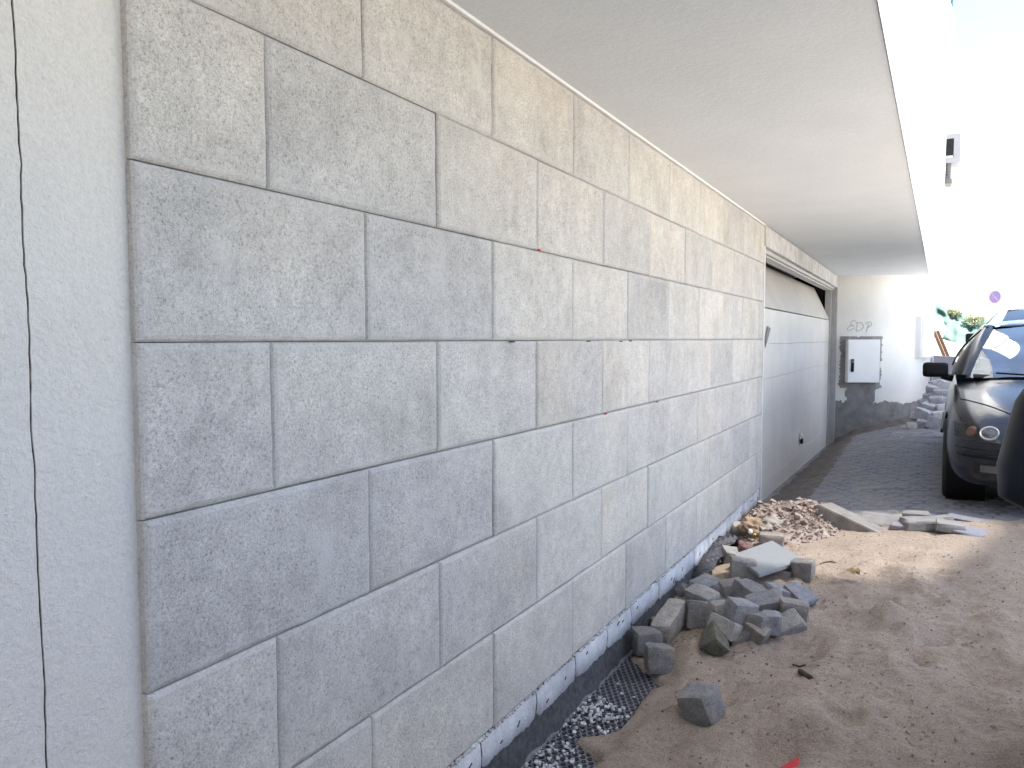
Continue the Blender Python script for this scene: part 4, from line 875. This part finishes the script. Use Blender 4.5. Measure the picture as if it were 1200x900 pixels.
# green net draped over an embankment
mb = MB(); rows = []
prof = [(-1.2, 1.5), (.2, 1.18), (.75, .93), (1.2, .66), (1.62, .68), (2.0, .40), (2.6, .1)]
for j in range(30):
    v = j/29; row = []
    for i in range(60):
        x = -1.2+3.8*i/59; zt = np.interp(x, [p[0] for p in prof], [p[1] for p in prof]); y = 29-2.6*v+.35*fbm(x*1.6, v*3, 3)+.12*fbm(x*5, v*7, 1); z = -1.15+(zt+1.15)*(1-v**1.3)+.06*fbm(x*3, v*6, 5); row.append((x, y, z))
    rows.append(row)
mb.grid(rows); tag(mb.build('green_netting', M['net'], smooth=True), 'green netting draped over the bank beyond the parked cars', 'netting')
def shrub(px, py, y, s, lab):
    c = at_y(px, py, y); r = empty('shrub', (c.x, y, c.z-s)); tag(r, lab, 'shrub'); rs = random.Random(int(px)); mb = MB()
    for k in range(520):
        d = Vector((rs.gauss(0, 1), rs.gauss(0, 1), rs.gauss(0, 1))).normalized()*rs.random()**.7*s*1.2; q = Vector((0, 0, s))+Vector((d.x*1.4, d.y, d.z*.8)); a = Vector((rs.gauss(0, 1), rs.gauss(0, 1), rs.gauss(0, 1)))*.0+Vector((rs.gauss(0, 1), rs.gauss(0, 1), rs.gauss(0, 1))).normalized()*.04; b = a.cross(Vector((rs.random(), rs.random(), 1))).normalized()*.018
        mb.add([q-a, q+b, q+a, q-b], [(0, 1, 2, 3)])
    o = mb.build('leaves', M['leaf'], r); o['kind'] = 'stuff'
    mb = MB(); mb.tube([(0, 0, -.3), (0.03, 0, s*.5), (0, .02, s)], [.03, .02, .008], 6); mb.build('stem', M['twig'], r)
shrub(1118, 367, 28.6, .16, 'yellow green shrub on top of the green netting, left of the two'); shrub(1141, 375, 28.4, .2, 'yellow green shrub beside the white car roof, right of the two')
blob('white_sack', 1098, 385, 20.5, .24, M['paper'], 'bulging white sack above the leaning wooden beam', 'sack', (.7, .7, 1.1), 4, .15)
p0 = at_y(1095, 390, 19.6); p1 = at_y(1111, 428, 19.2); mb = MB(); dv = (p1-p0)
for k in (0, 1):
    o_ = Vector((.075*k, .05*k, 0)); mb.box((p0+p1)/2+o_, (.065, .10, dv.length), (0, math.atan2(-dv.x, -dv.z) if dv.z > 0 else math.atan2(-dv.x, -dv.z), 0), .008)
tag(mb.build('wooden_beam', M['wood']), 'orange brown wooden beam leaning at the end of the street', 'beam')
# no parking sign
ps = at_y(1166, 348, 33); sg_ = empty('no_parking_sign', (ps.x, 33, G(2, 33))); tag(sg_, 'round blue no parking sign with a red border and slash', 'road sign'); hz = ps.z-G(2, 33); RT = Euler((RAD(90), 0, RAD(-42))).to_matrix().to_4x4(); T4 = Matrix.Translation((0, 0, hz)) @ RT
mb = MB(); mb.lathe([(.001, 0), (.24, 0), (.24, -.008), (.001, -.008)], 32, T4); mb.build('disc', M['signblue'], sg_)
mb = MB(); mb.lathe([(.20, .001), (.20, .004), (.245, .004), (.245, -.004)], 32, T4); dk = mb.build('border', M['signred'], sg_)
mb = MB(); c_, s_ = math.cos(RAD(45)), math.sin(RAD(45)); Q = [(-.2, .022), (.2, .022), (.2, -.022), (-.2, -.022)]; mb.add([T4 @ Vector((c_*a+s_*b, -s_*a+c_*b, .003)) for a, b in Q], [(0, 1, 2, 3)]); mb.build('slash', M['signred'], sg_)
mb = MB(); mb.tube([(0, .04, 0), (0, .04, hz+.2)], .025, 8); mb.build('pole', M['cabinet'], sg_, True)

# ------------------------------------------------------------------ unseen sun blocker: added slab on columns, notched to shape the sun patch
ZSL = 7.6; DIMMER_COVER = .64
def shift(x, y, z=-1.33): k = (ZSL-z)/tosun.z; return (x+tosun.x*k, y+tosun.y*k)
sh = [(-1.6, 4.45), (.10, 4.45), (.50, 5.65), (.52, 6.3), (-1.6, 6.3), (-1.6, 14.6), (.4, 14.6), (.25, 7.2), (.74, 6.5), (.78, 4.0), (.6, 3.2), (.6, -5), (-1.6, -5)]
fr = empty('sun_blocker', (6, 3, -1.2)); tag(fr, 'unseen concrete slab on columns added to block the sun', 'building'); FO = -Vector((6, 3, -1.2))
mb = MB(); mb.prism([shift(*p) for p in sh], ZSL, ZSL+.22); o = mb.build('blocker_slab', M['raw'], fr); o.location = FO
for x in (4.6, 7.6):
    for y in (-5, -.5, 4, 9, 13):
        mb = MB(); mb.bb((x-.13, y-.13, -1.5), (x+.13, y+.13, ZSL-.002)); o = mb.build('blocker_column', M['raw'], fr); o.location = FO

rb = empty('rear_light_blocker', (4, -7.2, -1.2)); tag(rb, 'unseen grey house block added to cut light from behind the viewer', 'building'); RO = -Vector((4, -7.2, -1.2))  # added out of view to darken what faces back towards the camera
mb = MB(); mb.bb((-1.3, -11, -1.6), (14, -7.2, 4.6)); o = mb.build('wall', M['raw'], rb); o.location = RO
mb = MB(); mb.bb((-1.5, -11.2, 4.602), (14.2, -7.0, 4.8)); o = mb.build('roof', M['concrete'], rb); o.location = RO
for x in (1.5, 4.5, 7.5):
    for z in (-.2, 2.5):
        mb = MB(); mb.bb((x, -7.199, z), (x+1.2, -7.15, z+1.4)); o = mb.build('window', M['trim'], rb); o.location = RO; mb = MB(); mb.bb((x+.08, -7.149, z+.08), (x+1.12, -7.14, z+1.32)); mb.build('pane', M['mirror_glass'], o)
# added see-through sheet over the slab notch, dims the sun patch
m = bpy.data.materials.new('sun_dimmer_sheet'); m.use_nodes = True; t = m.node_tree; t.nodes.remove(t.nodes['Principled BSDF'])
tr = t.nodes.new('ShaderNodeBsdfTransparent'); df = t.nodes.new('ShaderNodeBsdfDiffuse'); df.inputs[0].default_value = (.5, .5, .48, 1); mx = t.nodes.new('ShaderNodeMixShader'); mx.inputs[0].default_value = DIMMER_COVER
t.links.new(tr.outputs[0], mx.inputs[1]); t.links.new(df.outputs[0], mx.inputs[2]); t.links.new(mx.outputs[0], t.nodes['Material Output'].inputs[0])
mb = MB(); mb.prism([shift(*p) for p in [(-1.6, 4.4), (.08, 4.4), (.58, 5.65), (.58, 6.4), (-1.6, 6.4)]], ZSL+.225, ZSL+.226); o = mb.build('sun_dimmer_sheet', m, fr); o.location = FO
